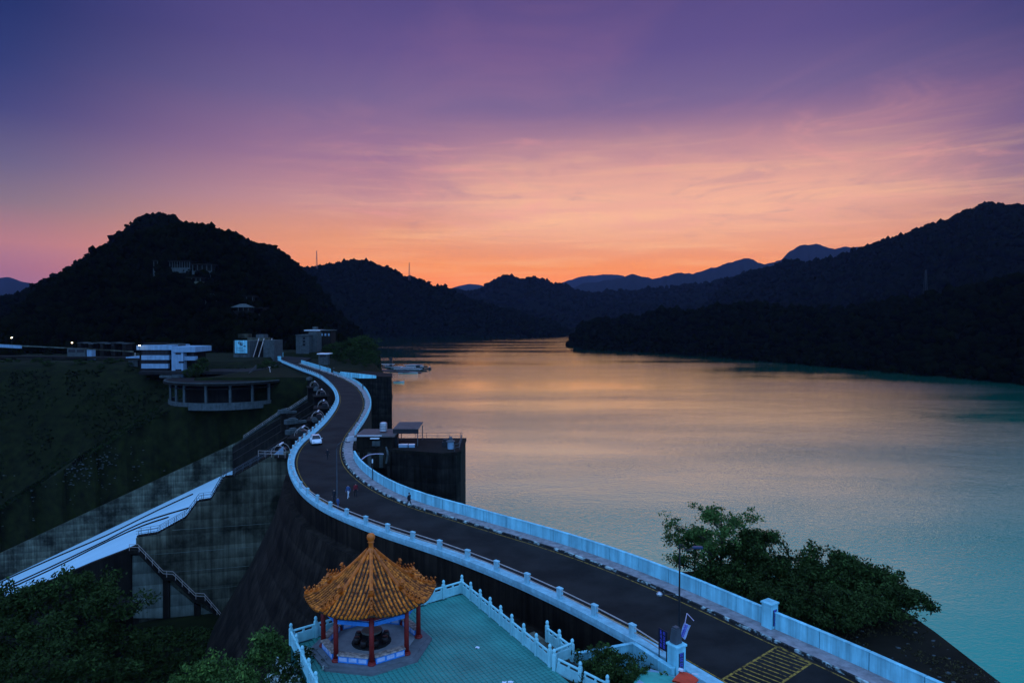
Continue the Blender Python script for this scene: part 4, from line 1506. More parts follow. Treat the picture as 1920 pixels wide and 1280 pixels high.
for x, y in ((.3, .55), (.3, -.55), (1.15, .55), (1.15, -.55), (-1.8, 1.1), (-1.8, -1.1)):
    MB().box((x, y, hz_ / 2 - .2), (.06, .06, hz_ - .5 if x > 0 else hz_ - 1.0)).build('post', M['steel'], kiosk)
MB().box((-.7, 0, hz_ * .35), (2.2, 1.9, hz_ * .65)).build('counter', M['bwall'], kiosk)
MB().box((.28, .45, hz_ + .30), (.26, .20, .10)).build('white_box', M['carwhite'], kiosk)
MB().box((1.05, .62, hz_ + .22), (.35, .05, .05), rz=.4).build('white_bar', M['carwhite'], kiosk)
tag(MB().prism([(q2.x - 1, q2.y + .2), (q2.x + 5, q2.y - 3), (q2.x + 8, 20), (q0.x, 20), (q0.x, 32)], -3, -.65).build('forecourt', M['pave']), kind='structure')

# scraps of litter lying on the terrace
for k, (x, y, lab) in enumerate(((895.5, 1213.5, 'white paper scrap lying in the middle of the teal terrace'), (958, 1278, 'pale scrap on the terrace at the bottom edge of the picture'), (946, 1279, 'second pale scrap beside it at the bottom edge'))):
    q = at(x, y, ZD + .012)
    e = empty('paper_scrap', q, k * .7, lab, 'litter')
    rows = [[Vector((i * .09 - .14, j * .08 - .1, .02 + .03 * math.sin(i * 2.1 + j * 1.7 + k))) for j in range(4)] for i in range(4)]
    m2 = MB().strip(rows); m2.strip([[p + Vector((0, 0, -.006)) for p in r_] for r_ in rows[::-1]])
    m2.build('sheet', M['carwhite'], e)
# ------------------------------------------------------------------ intake tower beside the road
tw = empty('intake_tower', label='dark concrete intake tower standing in the lake beside the road', cat='tower')
tl, tr = atd(729, 842, 112), atd(862.5, 846, 108)
TZ = 0.0
poly = [(tl.x, 111), (tr.x - 3.0, 107.6), (tr.x - .6, 108.3), (tr.x, 109.6), (tr.x, 121), (tl.x, 121)]
MB().prism(poly, -24, -.5).build('shaft', M['pier'], tw)
cx_, cy_ = sum(p[0] for p in poly) / 6, sum(p[1] for p in poly) / 6
big = [(cx_ + (x - cx_) * 1.03, cy_ + (y - cy_) * 1.03) for x, y in poly]
MB().prism(big, -.5, 0).build('deck_slab', M['conc'], tw)
MB().box((atd(783, 900, 110).x, 110.05, -9), (.45, .25, 15), m=0).build('gauge_board', M['gwall'], tw)
for px_ in (706, 747, 759, 820):
    MB().box((atd(px_ + 22, 900, 110).x, 110.05 - (px_ + 22 - 760) * .012, -12), (.5, .6, 22)).build('guide_rib', M['pier'], tw)
rl_ = empty('deck_railing', label='thin dark railing round the intake tower deck', cat='railing')
rp_ = [Vector((tl.x + 3.2, 120.3, 0)), Vector((tr.x - .5, 120.3, 0)), Vector((tr.x - .3, 109.8, 0)), Vector((tr.x - 1.2, 108.5, 0))]
for z in (.55, 1.1):
    MB().tube([p + Vector((0, 0, z)) for p in rp_], .04, 5).build('rail', M['steel'], rl_)
for p in resample(rp_, 2.0):
    MB().tube([p, p + Vector((0, 0, 1.1))], .04, 5).build('rail_post', M['steel'], rl_)
cn = empty('canopy', label='flat grey sheet canopy on posts over the intake tower deck', cat='canopy')
ca, cb = atd(736, 806, 113), atd(784, 806, 113)
nrib = 8
wC = (cb.x - ca.x) / nrib
for k in range(nrib):
    x = ca.x + (k + .5) * wC
    MB().box((x, 116.5, 2.95), (wC - .04, 6.6, .10), rx=.03).build('roof_sheet', M['canopy'], cn)
MB().box(((ca.x + cb.x) / 2, 113.4, 2.45), (cb.x - ca.x, .1, .75)).build('fascia', M['black'], cn)
for x, y in ((ca.x + .4, 113.5), (cb.x - .15, 113.5), (ca.x + .4, 119.5), (cb.x - .15, 119.5)):
    MB().box((x, y, 1.25), (.13, .13, 2.5)).build('post', M['steel'], cn)
vp = empty('valve_stand', (atd(845, 836, 111).x, 111, 0), 0, 'pale cylinder with a flat hat on the corner of the intake tower', 'valve stand')
MB().lathe([(.50, 0), (.50, 1.15), (.52, 1.2)], n=16).build('body', M['bwall'], vp, smooth=False)
MB().lathe([(.75, 1.2), (.70, 1.32), (.45, 1.42), (.30, 1.55), (.33, 1.75), (.24, 1.95), (.05, 2.0)], n=14).build('cap', M['steel'], vp)
wn = empty('winch', (atd(834, 836, 112).x, 113, 0), 0, 'black winch machine beside the pale valve stand', 'winch')
MB().bbox((0, 0, .4), (1.1, .9, .8), b=.06).build('housing', M['black'], wn)
MB().lathe([(.3, -.5), (.42, -.45), (.42, .45), (.3, .5)], (0, 0, .8), 12).build('drum', M['boatdark'], wn)
gb = empty('generator_box', (atd(738, 836, 114).x, 114, 0), 0, 'dark machine cabinet under the canopy edge', 'cabinet')
MB().bbox((0, 0, .75), (1.6, 1.2, 1.5), b=.05).build('cabinet', M['black'], gb)
MB().box((0, -.62, .8), (.9, .05, .9)).build('door', M['boatdark'], gb)
for k, (px_, lab) in enumerate(((756, 'white crate lying on the tower deck'), (772, 'pale bundle beside the crate on the tower deck'))):
    cr = empty('crate', (atd(px_, 833, 112.5).x, 112.5, 0), .1, lab, 'crate')
    MB().bbox((0, 0, .22), (1.5 - k * .5, .8, .44), b=.05).build('body', M['bwall'], cr)
    MB().bbox((0, 0, .47), (1.55 - k * .5, .85, .06), b=.02).build('lid', M['carwhite'], cr)

# hut on the platform between the road and the tower
hx0, hx1 = atd(671, 812, 112).x, atd(744, 812, 112).x
plat = empty('hut_platform', label='dark board-fronted platform joining the road to the intake tower', cat='platform')
MB().prism([(hx0 - 1.5, 110.6), (tl.x + .5, 110.6), (tl.x + .5, 121), (hx0 - .5, 121)], -.55, -.02).build('slab', M['conc'], plat)
nb_ = 9
for k in range(nb_):
    w = (tl.x - hx0 + .6) / nb_
    MB().box((hx0 + (k + .5) * w, 110.45, -1.75), (w - .06, .12, 2.5)).build('plank', M['gwall' if k % 3 == 0 else 'conc'], plat)
MB().prism([(hx0, 111.5), (tl.x, 111.5), (tl.x, 120), (hx0, 120)], -24, -3.2).build('abutment', M['pier'], plat)
hut = empty('gate_hut', label='low flat-roofed hut beside the road with a water tank on its roof', cat='hut')
MB().prism([(hx0, 111), (hx1 - .6, 111), (hx1 - .6, 117.5), (hx0, 117.5)], 0, 1.95).build('wall', M['conc'], hut)
MB().prism([(hx0 - .3, 110.6), (hx1 - .2, 110.6), (hx1 - .2, 118), (hx0 - .3, 118)], 1.95, 2.15).build('roof', M['canopy'], hut)
MB().box(((hx0 + hx1) / 2 - 1.0, 110.62, 2.22), (4.0, .08, .12)).build('roof_edge', M['carwhite'], hut)
MB().box((hx1 - 2.9, 110.97, .95), (1.0, .06, .95)).build('window', M['glass'], hut)
ac = empty('air_conditioner', (atd(705, 822, 110.6).x, 110.7, .55), 0, 'pale air conditioner unit with white top on the hut front', 'air conditioner')
MB().bbox((0, 0, .4), (1.25, .55, .8), b=.04).build('casing', M['gwall'], ac)
MB().bbox((0, 0, .86), (1.45, .65, .12), b=.03).build('top', M['carwhite'], ac)
MB().lathe([(.27, 0), (.27, .04), (.1, .05)], n=14).build('fan', M['black'], ac).rotation_euler = (PI / 2, 0, 0)
ac.children[-1].location = (-.15, -.27, .4)
wt = empty('water_tank', (atd(719, 800, 114.5).x, 114.5, 2.15), 0, 'ribbed steel water tank on the hut roof', 'water tank')
MB().lathe([(.62, .25), (.66, .3), (.62, .38), (.62, .68), (.66, .74), (.62, .80), (.62, 1.12), (.66, 1.18), (.62, 1.24), (.62, 1.5), (.45, 1.68), (.15, 1.74)], n=18).build('tank', M['silver'], wt)
for x, y in ((.4, .4), (-.4, .4), (.4, -.4), (-.4, -.4)):
    MB().box((x, y, .14), (.08, .08, .28)).build('leg', M['steel'], wt)
bs_ = empty('barrier_plate', at(661, 827, 0), .9, 'slanted white plate on the kerb in front of the hut', 'barrier')
MB().bbox((0, 0, .45), (2.1, .12, .9), b=.03).build('plate', M['carwhite'], bs_)
pc_ = [atd(678, 861, 100), atd(690, 853, 103), atd(705, 850.5, 106), atd(722, 851, 108)]
pp = empty('pipe', label='thin pale pipe arching below the hut platform', cat='pipe')
MB().tube(catmull(pc_, .5), .07, 6).build('run', M['pink'], pp)
pc2 = [atd(724, 838, 109), atd(727, 850, 108), atd(725, 862, 108), atd(723, 872, 108)]
pp2 = empty('pipe', label='hanging teal hose between the hut and the tower', cat='hose')
MB().tube(catmull(pc2, .5), .16, 6).build('run', M['gwall'], pp2)
sp_ = at(698.5, 899, .15)
sp = empty('sign_post', sp_, 0, 'short dark post with a white tip on the lake side pavement', 'post')
MB().tube([(0, 0, 0), (0, 0, 2.2)], .06, 6).build('pole', M['black'], sp)
MB().bbox((0, 0, 2.45), (.14, .14, .5), b=.02).build('tip', M['carwhite'], sp)

# abutment pier of the far bend
pb = empty('abutment_block', label='dark block of the dam standing in the lake below the far bend', cat='pier')
MB().prism([(-64, 258), (-45.2, 256), (-47.8, 271), (-62, 285)], -26, -.6).build('block', M['pier'], pb)
MB().prism([(-64, 257.8), (-45, 255.8), (-47.6, 271), (-62, 285)], -.6, -.2).build('capping', M['conc'], pb)

# ------------------------------------------------------------------ street furniture of the road
lp2_ = at(632, 941, .24)
l2 = empty('street_lamp', lp2_, 0, 'thin dark street lamp with curved arm at the left railing of the bend', 'street lamp')
MB().tube([(0, 0, 0), (0, 0, 6.0), (.15, 0, 6.6), (.7, 0, 6.95), (1.1, 0, 6.9)], [.08, .06, .05, .045, .04], 6).build('pole', M['steel'], l2)
MB().bbox((1.3, 0, 6.88), (.5, .2, .1), b=.02).build('lamp_head', M['steel'], l2)
for k, (x, y) in enumerate(((600, 709), (615, 713), (626, 716))):
    fl = empty('street_lamp', at(x, y, 0), 0, ['leftmost of three thin lamp posts at the far bend', 'middle one of three thin lamp posts at the far bend', 'rightmost of three thin lamp posts at the far bend'][k], 'street lamp', 'thin lamp posts at the far bend')
    MB().tube([(0, 0, 0), (0, 0, 4.6)], .09, 5).build('pole', M['black'], fl)
    MB().bbox((0, 0, 4.7), (.5, .3, .2), b=.03).build('lamp_head', M['steel'], fl)
mp_ = [atd(523, 690, 320), atd(530, 716, 300), atd(537, 752, 280)]
mt_ = empty('lamp_mast', label='thin leaning mast below the far end of the dam road', cat='mast')
MB().tube([(mp_[1].x - 2, 290, -22), (mp_[1].x - .8, 290, -8), (mp_[1].x - 2.2, 290, 1.0)], .16, 5).build('pole', M['rail'], mt_)
MB().bbox((mp_[1].x - 2.2, 290, 1.1), (.9, .4, .25), b=.05).build('lamp_head', M['rail'], mt_)

# ------------------------------------------------------------------ spillway gate hoists on the valley side
gpx = [(541, 846, 545), (586, 812, 0), (607, 781, 0), (614, 760, 0), (610, 738, 0), (600, 722, 0)]
glab = ['round hoops of the nearest gate hoist by the stair landing', 'twin hoops of the gate hoist just beyond the white car', 'gate hoist hoops halfway round the bend', 'gate hoist hoops beside the tightest part of the bend',
        'gate hoist hoops near the far bend', 'farthest gate hoist hoops below the far railing']
for k, (x, y, _) in enumerate(gpx):
    p = at(x, y, -1.6)
    j = min(range(len(EL)), key=lambda i: (EL[i] - Vector((p.x, p.y, 0))).length)
    nn = normals2(EL)[j]
    tang = math.atan2(nn.x, -nn.y)
    base = EL[j] + nn * 3.2
    g = empty('gate_hoist', (base.x, base.y, -1.9), tang, glab[k], 'gate hoist', 'gate hoists along the dam')
    for x_ in (-1.2, 1.2):
        pts_ = [(x_ * 1.1, 1.35 * math.cos(a), .1 + 1.5 * math.sin(a)) for a in np.linspace(0, PI, 13)]
        MB().tube(pts_, .045, 5).build('hoop', M['rail'], g)
    MB().box((0, .2, 1.75), (2.3, .3, .16)).build('top_beam', M['carwhite'], g)
    MB().bbox((0, .4, .5), (1.7, 1.2, 1.0), b=.1).build('motor_housing', M['black'], g)
    MB().box((0, 0, -.2), (7.0, 4.8, .3)).build('walkway', M['conc'], g)
    MB().box((0, -.2, -2.8), (1.6, 4.0, 5.0)).build('support', M['conc'], g)
for k, (x, y, D, w, lab) in enumerate(((531, 769, 165, 2.4, 'uppermost of the three blue gate housings below the bend'), (546, 787, 150, 2.8, 'middle blue gate housing beside the sloping piers'), (547, 806, 138, 2.6, 'lowest blue gate housing above the stair landing'),
                                       (580, 708, 245, 2.6, 'small pale housing near the far railing'), (593, 727, 215, 2.6, 'small pale housing below the gate hoops'), (590, 785, 150, 2.0, 'pale housing between two gate hoists'))):
    q = atd(x, y, D)
    bx = empty('gate_housing', (q.x, q.y, q.z - w * .3), .5 + k * .3, lab, 'housing', 'blue housings of the gates')
    MB().bbox((0, 0, w * .18), (w, w * .5, w * .36), b=.1).build('casing', M['gwall'], bx)
    MB().bbox((w * .1, 0, w * .40), (w * .5, w * .3, w * .12), b=.05).build('hatch', M['gwall'], bx)
    MB().box((0, 0, -w * .9), (w * .5, w * .3, w * 1.75)).build('support', M['conc'], bx)
    if k < 3:
        MB().bbox((w * .95, .5, w * .05), (w * .8, w * .3, w * .2), b=.08).build('drive_shaft', M['gwall'], bx)
# landing with blue panel at the head of the stair
ld = empty('stair_landing', label='small landing with a blue triangular panel at the head of the stair', cat='landing')
la, lb_, lc = atd(513, 852, 111), atd(536, 851, 110), atd(531, 836, 111)
MB().prism([(la.x, la.y + .3), (lb_.x + .5, lb_.y - .2), (lb_.x + .5, lb_.y + 3), (la.x, la.y + 3)], -1.6, -1.3).build('slab', M['conc'], ld)
v0 = [la, Vector((lc.x, la.y, la.z)), lc]
MB().add([p for p in v0] + [p + Vector((0, .12, 0)) for p in v0], [(0, 1, 2), (5, 4, 3), (0, 3, 4, 1), (1, 4, 5, 2), (2, 5, 3, 0)]).build('panel', M['bwall'], ld)
handrail([Vector((la.x - 2.5, la.y, -1.3)), Vector((lb_.x, lb_.y, -1.3))], ld, M['rail'], gap=1.2)
# stairs down the top of the far training wall and up the bank
st3 = empty('bank_stair', label='dim railed stair climbing from the far spillway wall up to the road', cat='stair')
fp = [Vector((p.x, p.y, z + .05)) for p, z in zip([chute(S_FAR - .6, t_) for t_ in (1, 12, 14, 28)], (-6, -13.2, -13.4, -23))]
handrail(fp, st3, M['rail'], h=1.2, gap=3.0, r=.07)
for a, b in zip(fp[:-1], fp[1:]):
    MB().tube([a, b], .35, 4).build('stair_flight', M['gwall'], st3)

# ------------------------------------------------------------------ round terrace building below the office
te = empty('terrace_building', label='round columned terrace building on the grassy bank above the spillway', cat='building')
TC = Vector((-112.0, 272.0))


def arc(rx_, ry_, a0, a1, n):
    return [(TC.x + rx_ * math.cos(a), TC.y + ry_ * math.sin(a)) for a in np.linspace(a0, a1, n)]


MB().prism(arc(24.5, 24, PI * .98, PI * 2.02, 30), -3.0, -2.2).build('roof_slab', M['conc'], te)
# raised pale kerb round the slab
rows = []
for (x, y), (x2, y2) in zip(arc(24.2, 23.7, PI, PI * 2, 41), arc(23.7, 23.2, PI, PI * 2, 41)):
    rows.append([Vector((x, y, -2.2)), Vector((x, y, -1.9)), Vector((x2, y2, -1.9)), Vector((x2, y2, -2.2))])
MB().strip(rows).build('parapet', M['gwall'], te)
MB().prism(arc(17, 16.5, PI, PI * 2, 24), -11.6, -3.0).build('core_wall', M['conc'], te)
MB().prism(arc(22.6, 22, PI * .99, PI * 2.01, 30), -4.6, -4.2).build('ring_beam', M['conc'], te)
cA = None
for px_ in (318, 329, 344, 384, 430, 472, 503):
    dxy = (px_ - 960) / 1280
    # front intersection of the ray with the column ring
    best = min(arc(22.2, 21.6, PI, 2 * PI, 400), key=lambda q: abs(q[0] / q[1] - dxy) + (0 if q[1] < TC.y else 9))
    if cA is None:
        cA = MB().box((0, 0, -6.6), (.8, .8, 7.2)).build('column', M['gwall'], te); cA.location = (best[0], best[1], 0)
    else: dup(cA, te, (best[0], best[1], 0))
rows = []
for (x, y), (x2, y2) in zip(arc(22.9, 22.3, PI, PI * 2, 41), arc(22.2, 21.6, PI, PI * 2, 41)):
    rows.append([Vector((x, y, -12.2)), Vector((x, y, -9.5)), Vector((x2, y2, -9.5)), Vector((x2, y2, -12.2))])
MB().strip(rows).build('base_ring', M['gwall'], te)
for k, (x, y, w, z) in enumerate(((312, 707, 5, -1.7), (330, 707, 3, -1.6), (452, 706, 6, -1.5), (470, 708, 3, -1.9))):
    q = at(x, y, -2.0)
    MB().box((q.x, q.y, -1.7), (w, 1.5, .9)).build('roof_box', M['gwall'], te)
# ramp wall going up to the parking ground
rw = empty('ramp_wall', label='sloping ramp with pale triangular wall behind the round terrace', cat='wall')
ra, rb_ = at(462, 705, -2), at(480, 697, -2)
MB().prism([(ra.x, ra.y), (rb_.x, rb_.y), (rb_.x, rb_.y + .6), (ra.x, ra.y + .6)], -3, [-1.7, 1.2, 1.2, -1.7]).build('wall', M['gwall'], rw)


# ------------------------------------------------------------------ buildings at the foot of the hill
def frame_box(px0, px1, py0, py1, D, depth, zb=None):
    a, b = atd(px0, py1, D), atd(px1, py0, D)
    return a.x, b.x, (a.z if zb is None else zb), b.z


def bld_box(e, name, px0, px1, py0, py1, D, depth, m, zb=None):
    x0, x1, z0, z1 = frame_box(px0, px1, py0, py1, D, depth, zb)
    return MB().prism([(x0, D), (x1, D), (x1, D + depth), (x0, D + depth)], z0, z1).build(name, m, e)


D1 = 300
of = empty('office_building', label='white three storey office building with long balcony bands', cat='building')
bld_box(of, 'wall', 262, 318, 650, 701, D1, 14, M['conc'], -4)
bld_box(of, 'roof_band', 256, 322, 647.5, 656, D1 - 1.6, 17, M['bwall'])
bld_box(of, 'balcony_band', 265, 317, 666, 674.5, D1 - 1.4, 2, M['bwall'])
bld_box(of, 'balcony_band', 265, 315, 682, 690.5, D1 - 1.4, 2, M['bwall'])
bld_box(of, 'stair_tower', 322, 343, 655, 701, D1 - 2.5, 12, M['bwall'], -4)
bld_box(of, 'roof_band', 322, 366, 650, 660, D1 - 3, 16, M['bwall'])
bld_box(of, 'wing_wall', 343, 365, 660, 690, D1 + 1, 11, M['conc'])
bld_box(of, 'balcony_band', 343, 366, 668, 675.5, D1 - 1.5, 2.4, M['bwall'])
bld_box(of, 'plant_room', 312, 336, 644.5, 650, D1 + 4, 6, M['gwall'])
bld_box(of, 'plant_room', 268, 303, 643, 647.5, D1 + 5, 7, M['conc'])
for (a, b, c, d) in ((329, 339, 661, 664.5), (335, 345, 677, 680.5), (329, 340, 692, 696)):
    bld_box(of, 'window', a, b, c, d, D1 - 2.58, .2, M['glass'])
for r0, r1_ in ((657, 665), (675.5, 681.5), (691.5, 697)):
    for k in range(7):
        x = 267 + k * 7
        bld_box(of, 'window', x, x + 5.2, r0, r1_, D1 - .12, .2, M['glass'])
for k in range(3):
    bld_box(of, 'window', 346 + k * 6.6, 351 + k * 6.6, 661.5, 667, D1 + .9, .2, M['glass'])
an = empty('annex', label='low grey annex with flat white roof left of the office building', cat='building')
bld_box(an, 'wall', 241, 258, 676, 688, D1 + 6, 8, M['gwall'], -4)
bld_box(an, 'roof', 236, 262, 669, 671.5, D1 + 4, 12, M['bwall'])
bld_box(an, 'post', 252.5, 253.5, 661, 670, D1 + 4.2, .4, M['rail'])

D2 = 352
bb_ = empty('billboard_building', label='grey building with white billboard and a steep dark stair in its middle', cat='building')
bld_box(bb_, 'left_block', 438, 468, 639, 680, D2, 14, M['gwall'], -3)
bbd = bld_box(bb_, 'billboard', 440.5, 463, 638, 662, D2 - .6, .4, M['white'])
for (a, b, c, d) in ((447, 448.5, 641, 645), (446, 451, 641, 642), (451, 452.5, 642, 648), (452, 455, 646, 647.5), (456.5, 460.5, 648, 650), (443, 455, 652, 652.6), (443, 460, 655, 655.6), (446, 458, 658, 658.6), (449.5, 450.6, 643, 647), (453, 456, 643.5, 644.4)):
    bld_box(bb_, 'stroke', a, b, c, d, D2 - .66, .05, M['signblack'])
bld_box(bb_, 'right_block', 494, 514, 638, 676, D2 + 1, 13, M['gwall'], -3)
bld_box(bb_, 'top_block', 480, 495, 627, 634, D2 + 16, 6, M['gwall'])
bld_box(bb_, 'top_block', 446, 464, 626, 634, D2 + 18, 6, M['conc_mid'])
bld_box(bb_, 'link_slab', 464, 500, 633, 639, D2 + 14, 6, M['conc_mid'])
s0_, s1_ = atd(468, 680, D2), atd(494, 640, D2)
for k in range(22):
    f = k / 22
    MB().box(((s0_.x + s1_.x) / 2 + (1 - f) * 1.2, D2 + f * 13, s0_.z + (s1_.z - s0_.z) * f), (s1_.x - s0_.x - .2, .62, .6)).build('step', M['conc'], bb_)
for x in (.02, .40, .98):
    xx = s0_.x + (s1_.x - s0_.x) * x
    MB().tube([(xx + 1.2, D2, s0_.z + 1.2), (xx, D2 + 13, s1_.z + 1.2)], .22, 5).build('stair_rail', M['rail'], bb_)

D3 = 400
w3 = empty('white_block', label='white three storey block with three windows in a column', cat='building')
bld_box(w3, 'wall', 555, 579, 629, 660, D3, 12, M['gwall'], -3)
bld_box(w3, 'rear_wall', 579, 594, 622, 660, D3 + 6, 10, M['gwall'], -3)
for y in (632, 638, 644):
    bld_box(w3, 'window', 568, 572, y, y + 4, D3 - .1, .2, M['glass'])
bld_box(w3, 'roof', 553.5, 580, 627.5, 629, D3 - .6, 13.5, M['gwall'])
r4 = empty('flat_roof_building', label='dim building with a thin pale flat roof behind the white block', cat='building')
bld_box(r4, 'wall', 573, 620, 622, 645, D3 + 22, 12, M['conc'], -3)
bld_box(r4, 'roof', 570, 600, 618.5, 620, D3 + 20, 14, M['carwhite'])
bld_box(r4, 'roof', 600, 622, 618.5, 620, D3 + 21, 13, M['gwall'])
bld_box(r4, 'roof_tank', 586, 593, 612.5, 618, D3 + 26, 4, M['gwall'])
for k in range(3):
    bld_box(r4, 'window', 602 + k * 6.5, 605 + k * 6.5, 625, 629.5, D3 + 21.85, .2, M['bwall'])
k5 = empty('ticket_booth', label='small booth with pale flat roof below the lakeside trees', cat='booth')
bld_box(k5, 'wall', 597, 614, 664.5, 673, 338, 4, M['gwall'], -1.5)
bld_box(k5, 'roof', 594, 616.5, 662.5, 664.2, 336.5, 7, M['carwhite'])
bld_box(k5, 'window', 600, 611, 666, 669, 337.9, .2, M['glass'])
gk = empty('gate_post', at(524, 676, 0), .2, 'pale end post of the railing at the far end of the dam', 'post')
MB().bbox((0, 0, 1.0), (1.6, 1.2, 2.0), b=.08).build('shaft', M['white'], gk); MB().bbox((0, 0, 2.1), (1.9, 1.5, .25), b=.06).build('cap', M['white'], gk)
gk2 = empty('gate_post', at(529, 669, 0), .2, 'pale square post left of the road beyond the dam', 'post')
MB().bbox((0, 0, 1.2), (1.2, 1.0, 2.4), b=.08).build('shaft', M['white'], gk2); MB().bbox((0, 0, 2.5), (1.5, 1.3, .2), b=.06).build('cap', M['white'], gk2)

# road with lit lamps along the foot of the hill at the left
D6 = 335
vd = empty('viaduct', label='elevated road with pale parapet at the far left foot of the hill', cat='viaduct')
vpts = [atd(-40, 643, D6), atd(8, 646, D6), atd(40, 647.5, D6), (atd(120, 651, D6)), atd(250, 658, D6 - 15)]
for a, b, nm, m_ in ((vpts[0], vpts[2], 'parapet', 'bwall'), (vpts[2], vpts[3], 'parapet', 'conc_pale'), (vpts[3], vpts[4], 'parapet', 'conc_mid')):
    h = 1.5 if m_ == 'bwall' else .5
    MB().prism([(a.x, a.y), (b.x, b.y), (b.x, b.y + .4), (a.x, a.y + .4)], [a.z - h, b.z - h, b.z - h, a.z - h], [a.z, b.z, b.z, a.z]).build(nm, M[m_], vd)
MB().prism([(vpts[0].x, vpts[0].y + .5), (vpts[4].x, vpts[4].y + .5), (vpts[4].x, vpts[4].y + 8), (vpts[0].x, vpts[0].y + 8)], 2.5, 3.4).build('deck', M['conc'], vd)
for x in (20, 58, 96, 123, 141, 160):
    q = atd(x, 660, D6)
    MB().box((q.x, q.y + 2, -2), (1.2, 1.2, 9)).build('column', M['conc_mid'], vd)
lh = empty('shop_house', label='small pale house under the far left road', cat='building')
for (a, b, c, d, m_) in ((126, 160, 653, 662, 'gwall'), (163, 172, 655, 667, 'bwall')):
    bld_box(lh, 'wall', a, b, c, d, D6 - 4, 3, M[m_], -4)
for k in range(2):
    bld_box(lh, 'window', 128 + k * 16, 141 + k * 16, 655, 660.5, D6 - 4.1, .2, M['glass'])
for k in range(9):
    x = 145 + k * 10.5
    sh = empty('roadside_house', label=['small dim house just right of the middle lit lamp', 'second dim house right of the middle lamp', 'third dim roadside house in the left row', 'fourth dim roadside house in the left row', 'fifth dim roadside house in the left row',
                                        'sixth dim roadside house in the left row', 'seventh dim roadside house in the left row', 'eighth dim roadside house near the office', 'last dim roadside house beside the office roof'][k], cat='house', group='dim houses along the left road')
    bld_box(sh, 'wall', x, x + 7, 643 + (k % 3), 652, D6 + 14 + k % 2 * 3, 6, M['conc'], 0)
    bld_box(sh, 'roof', x - .8, x + 7.8, 642 + (k % 3), 643 + (k % 3), D6 + 13.4, 8, M['gwall'])
    bld_box(sh, 'window', x + 1.5, x + 5, 645 + k % 3, 648, D6 + 13.8 + k % 2 * 3, .2, M['glass'])
for (x, y, D, lab) in ((22, 633, D6 + 6, 'lit lamp above the far left end of the road'), (135, 642.5, D6 + 6, 'lit lamp in the middle of the left road'), (261.5, 647.5, D1 - 3.2, 'lit lamp on the left corner of the office roof')):
    q = atd(x, y, D)
    e = empty('lit_lamp', q, 0, lab, 'lamp')
    MB().lathe([(.08, -.2), (.28, -.13), (.33, 0), (.28, .13), (.08, .2)], n=10).build('globe', M['lamp'], e)
    MB().tube([(0, 0, -.3), (0, 0, -2.0 if D < 310 else -6)], .07, 5).build('pole', M['black'], e)
    li = bpy.data.lights.new('lamp_light', 'POINT'); li.energy = 60; li.color = (1, .75, .45); li.shadow_soft_size = .4
    lo_ = bpy.data.objects.new('lamp_light', li); COL.objects.link(lo_); lo_.location = q + Vector((0, -1.0, .2))

# villas and pavilions on the dark hill, set on its slope
from mathutils.bvhtree import BVHTree


def grid_bvh(P):
    nv, n, _ = P.shape
    ix = np.arange(nv * n).reshape(nv, n)
    f = np.stack([ix[:-1, :-1], ix[:-1, 1:], ix[1:, 1:], ix[1:, :-1]], -1).reshape(-1, 4)
    return BVHTree.FromPolygons([Vector(p) for p in P.reshape(-1, 3)], [tuple(int(i) for i in q) for q in f])


BV1, BV3, BV4 = grid_bvh(P1), grid_bvh(P3), grid_bvh(P4)


def slope_hit(bv, px, py, default):
    h = bv.ray_cast(Vector((0, 0, H_CAM)), ray(px, py).normalized())
    return h[0].y if h[0] is not None else default


def hill_house(px0, px1, py0, py1, D, lab, cols=0, m='gwall', name='villa', roof='gwall', hip=False):
    e = empty(name, label=lab, cat='house')
    D = slope_hit(BV1, (px0 + px1) / 2, py1, D) - 6
    x0, x1, z0, z1 = frame_box(px0, px1, py0, py1, D, 10)
    h = z1 - z0
    MB().prism([(x0, D), (x1, D), (x1, D + 9), (x0, D + 9)], z0 - 14, z0 + h * .25).build('base', M[m], e)
    MB().prism([(x0 + 1, D + 2.5), (x1 - 1, D + 2.5), (x1 - 1, D + 9), (x0 + 1, D + 9)], z0 + h * .25, z1).build('wall', M['conc'], e)
    if hip:
        c = ((x0 + x1) / 2, D + 4.5)
        P_ = [(x0 - 1, D - 1, z1 - h * .1), (x1 + 1, D - 1, z1 - h * .1), (x1 + 1, D + 10, z1 - h * .1), (x0 - 1, D + 10, z1 - h * .1), (c[0] - (x1 - x0) * .15, c[1], z1 + h * .6), (c[0] + (x1 - x0) * .15, c[1], z1 + h * .6)]
        MB().add(P_, [(0, 1, 5, 4), (1, 2, 5), (2, 3, 4, 5), (3, 0, 4), (3, 2, 1, 0)]).build('roof', M[roof], e)
    else:
        MB().prism([(x0 - .5, D - .5), (x1 + .5, D - .5), (x1 + .5, D + 9.5), (x0 - .5, D + 9.5)], z1, z1 + .6).build('roof', M['conc'], e)
    for k in range(cols):
        x = x0 + .4 + (x1 - x0 - .8) * k / (cols - 1)
        MB().box((x, D + .4, z0 + h * .6), (.35, .35, h * .75)).build('column', M['gwall'], e)
    return e


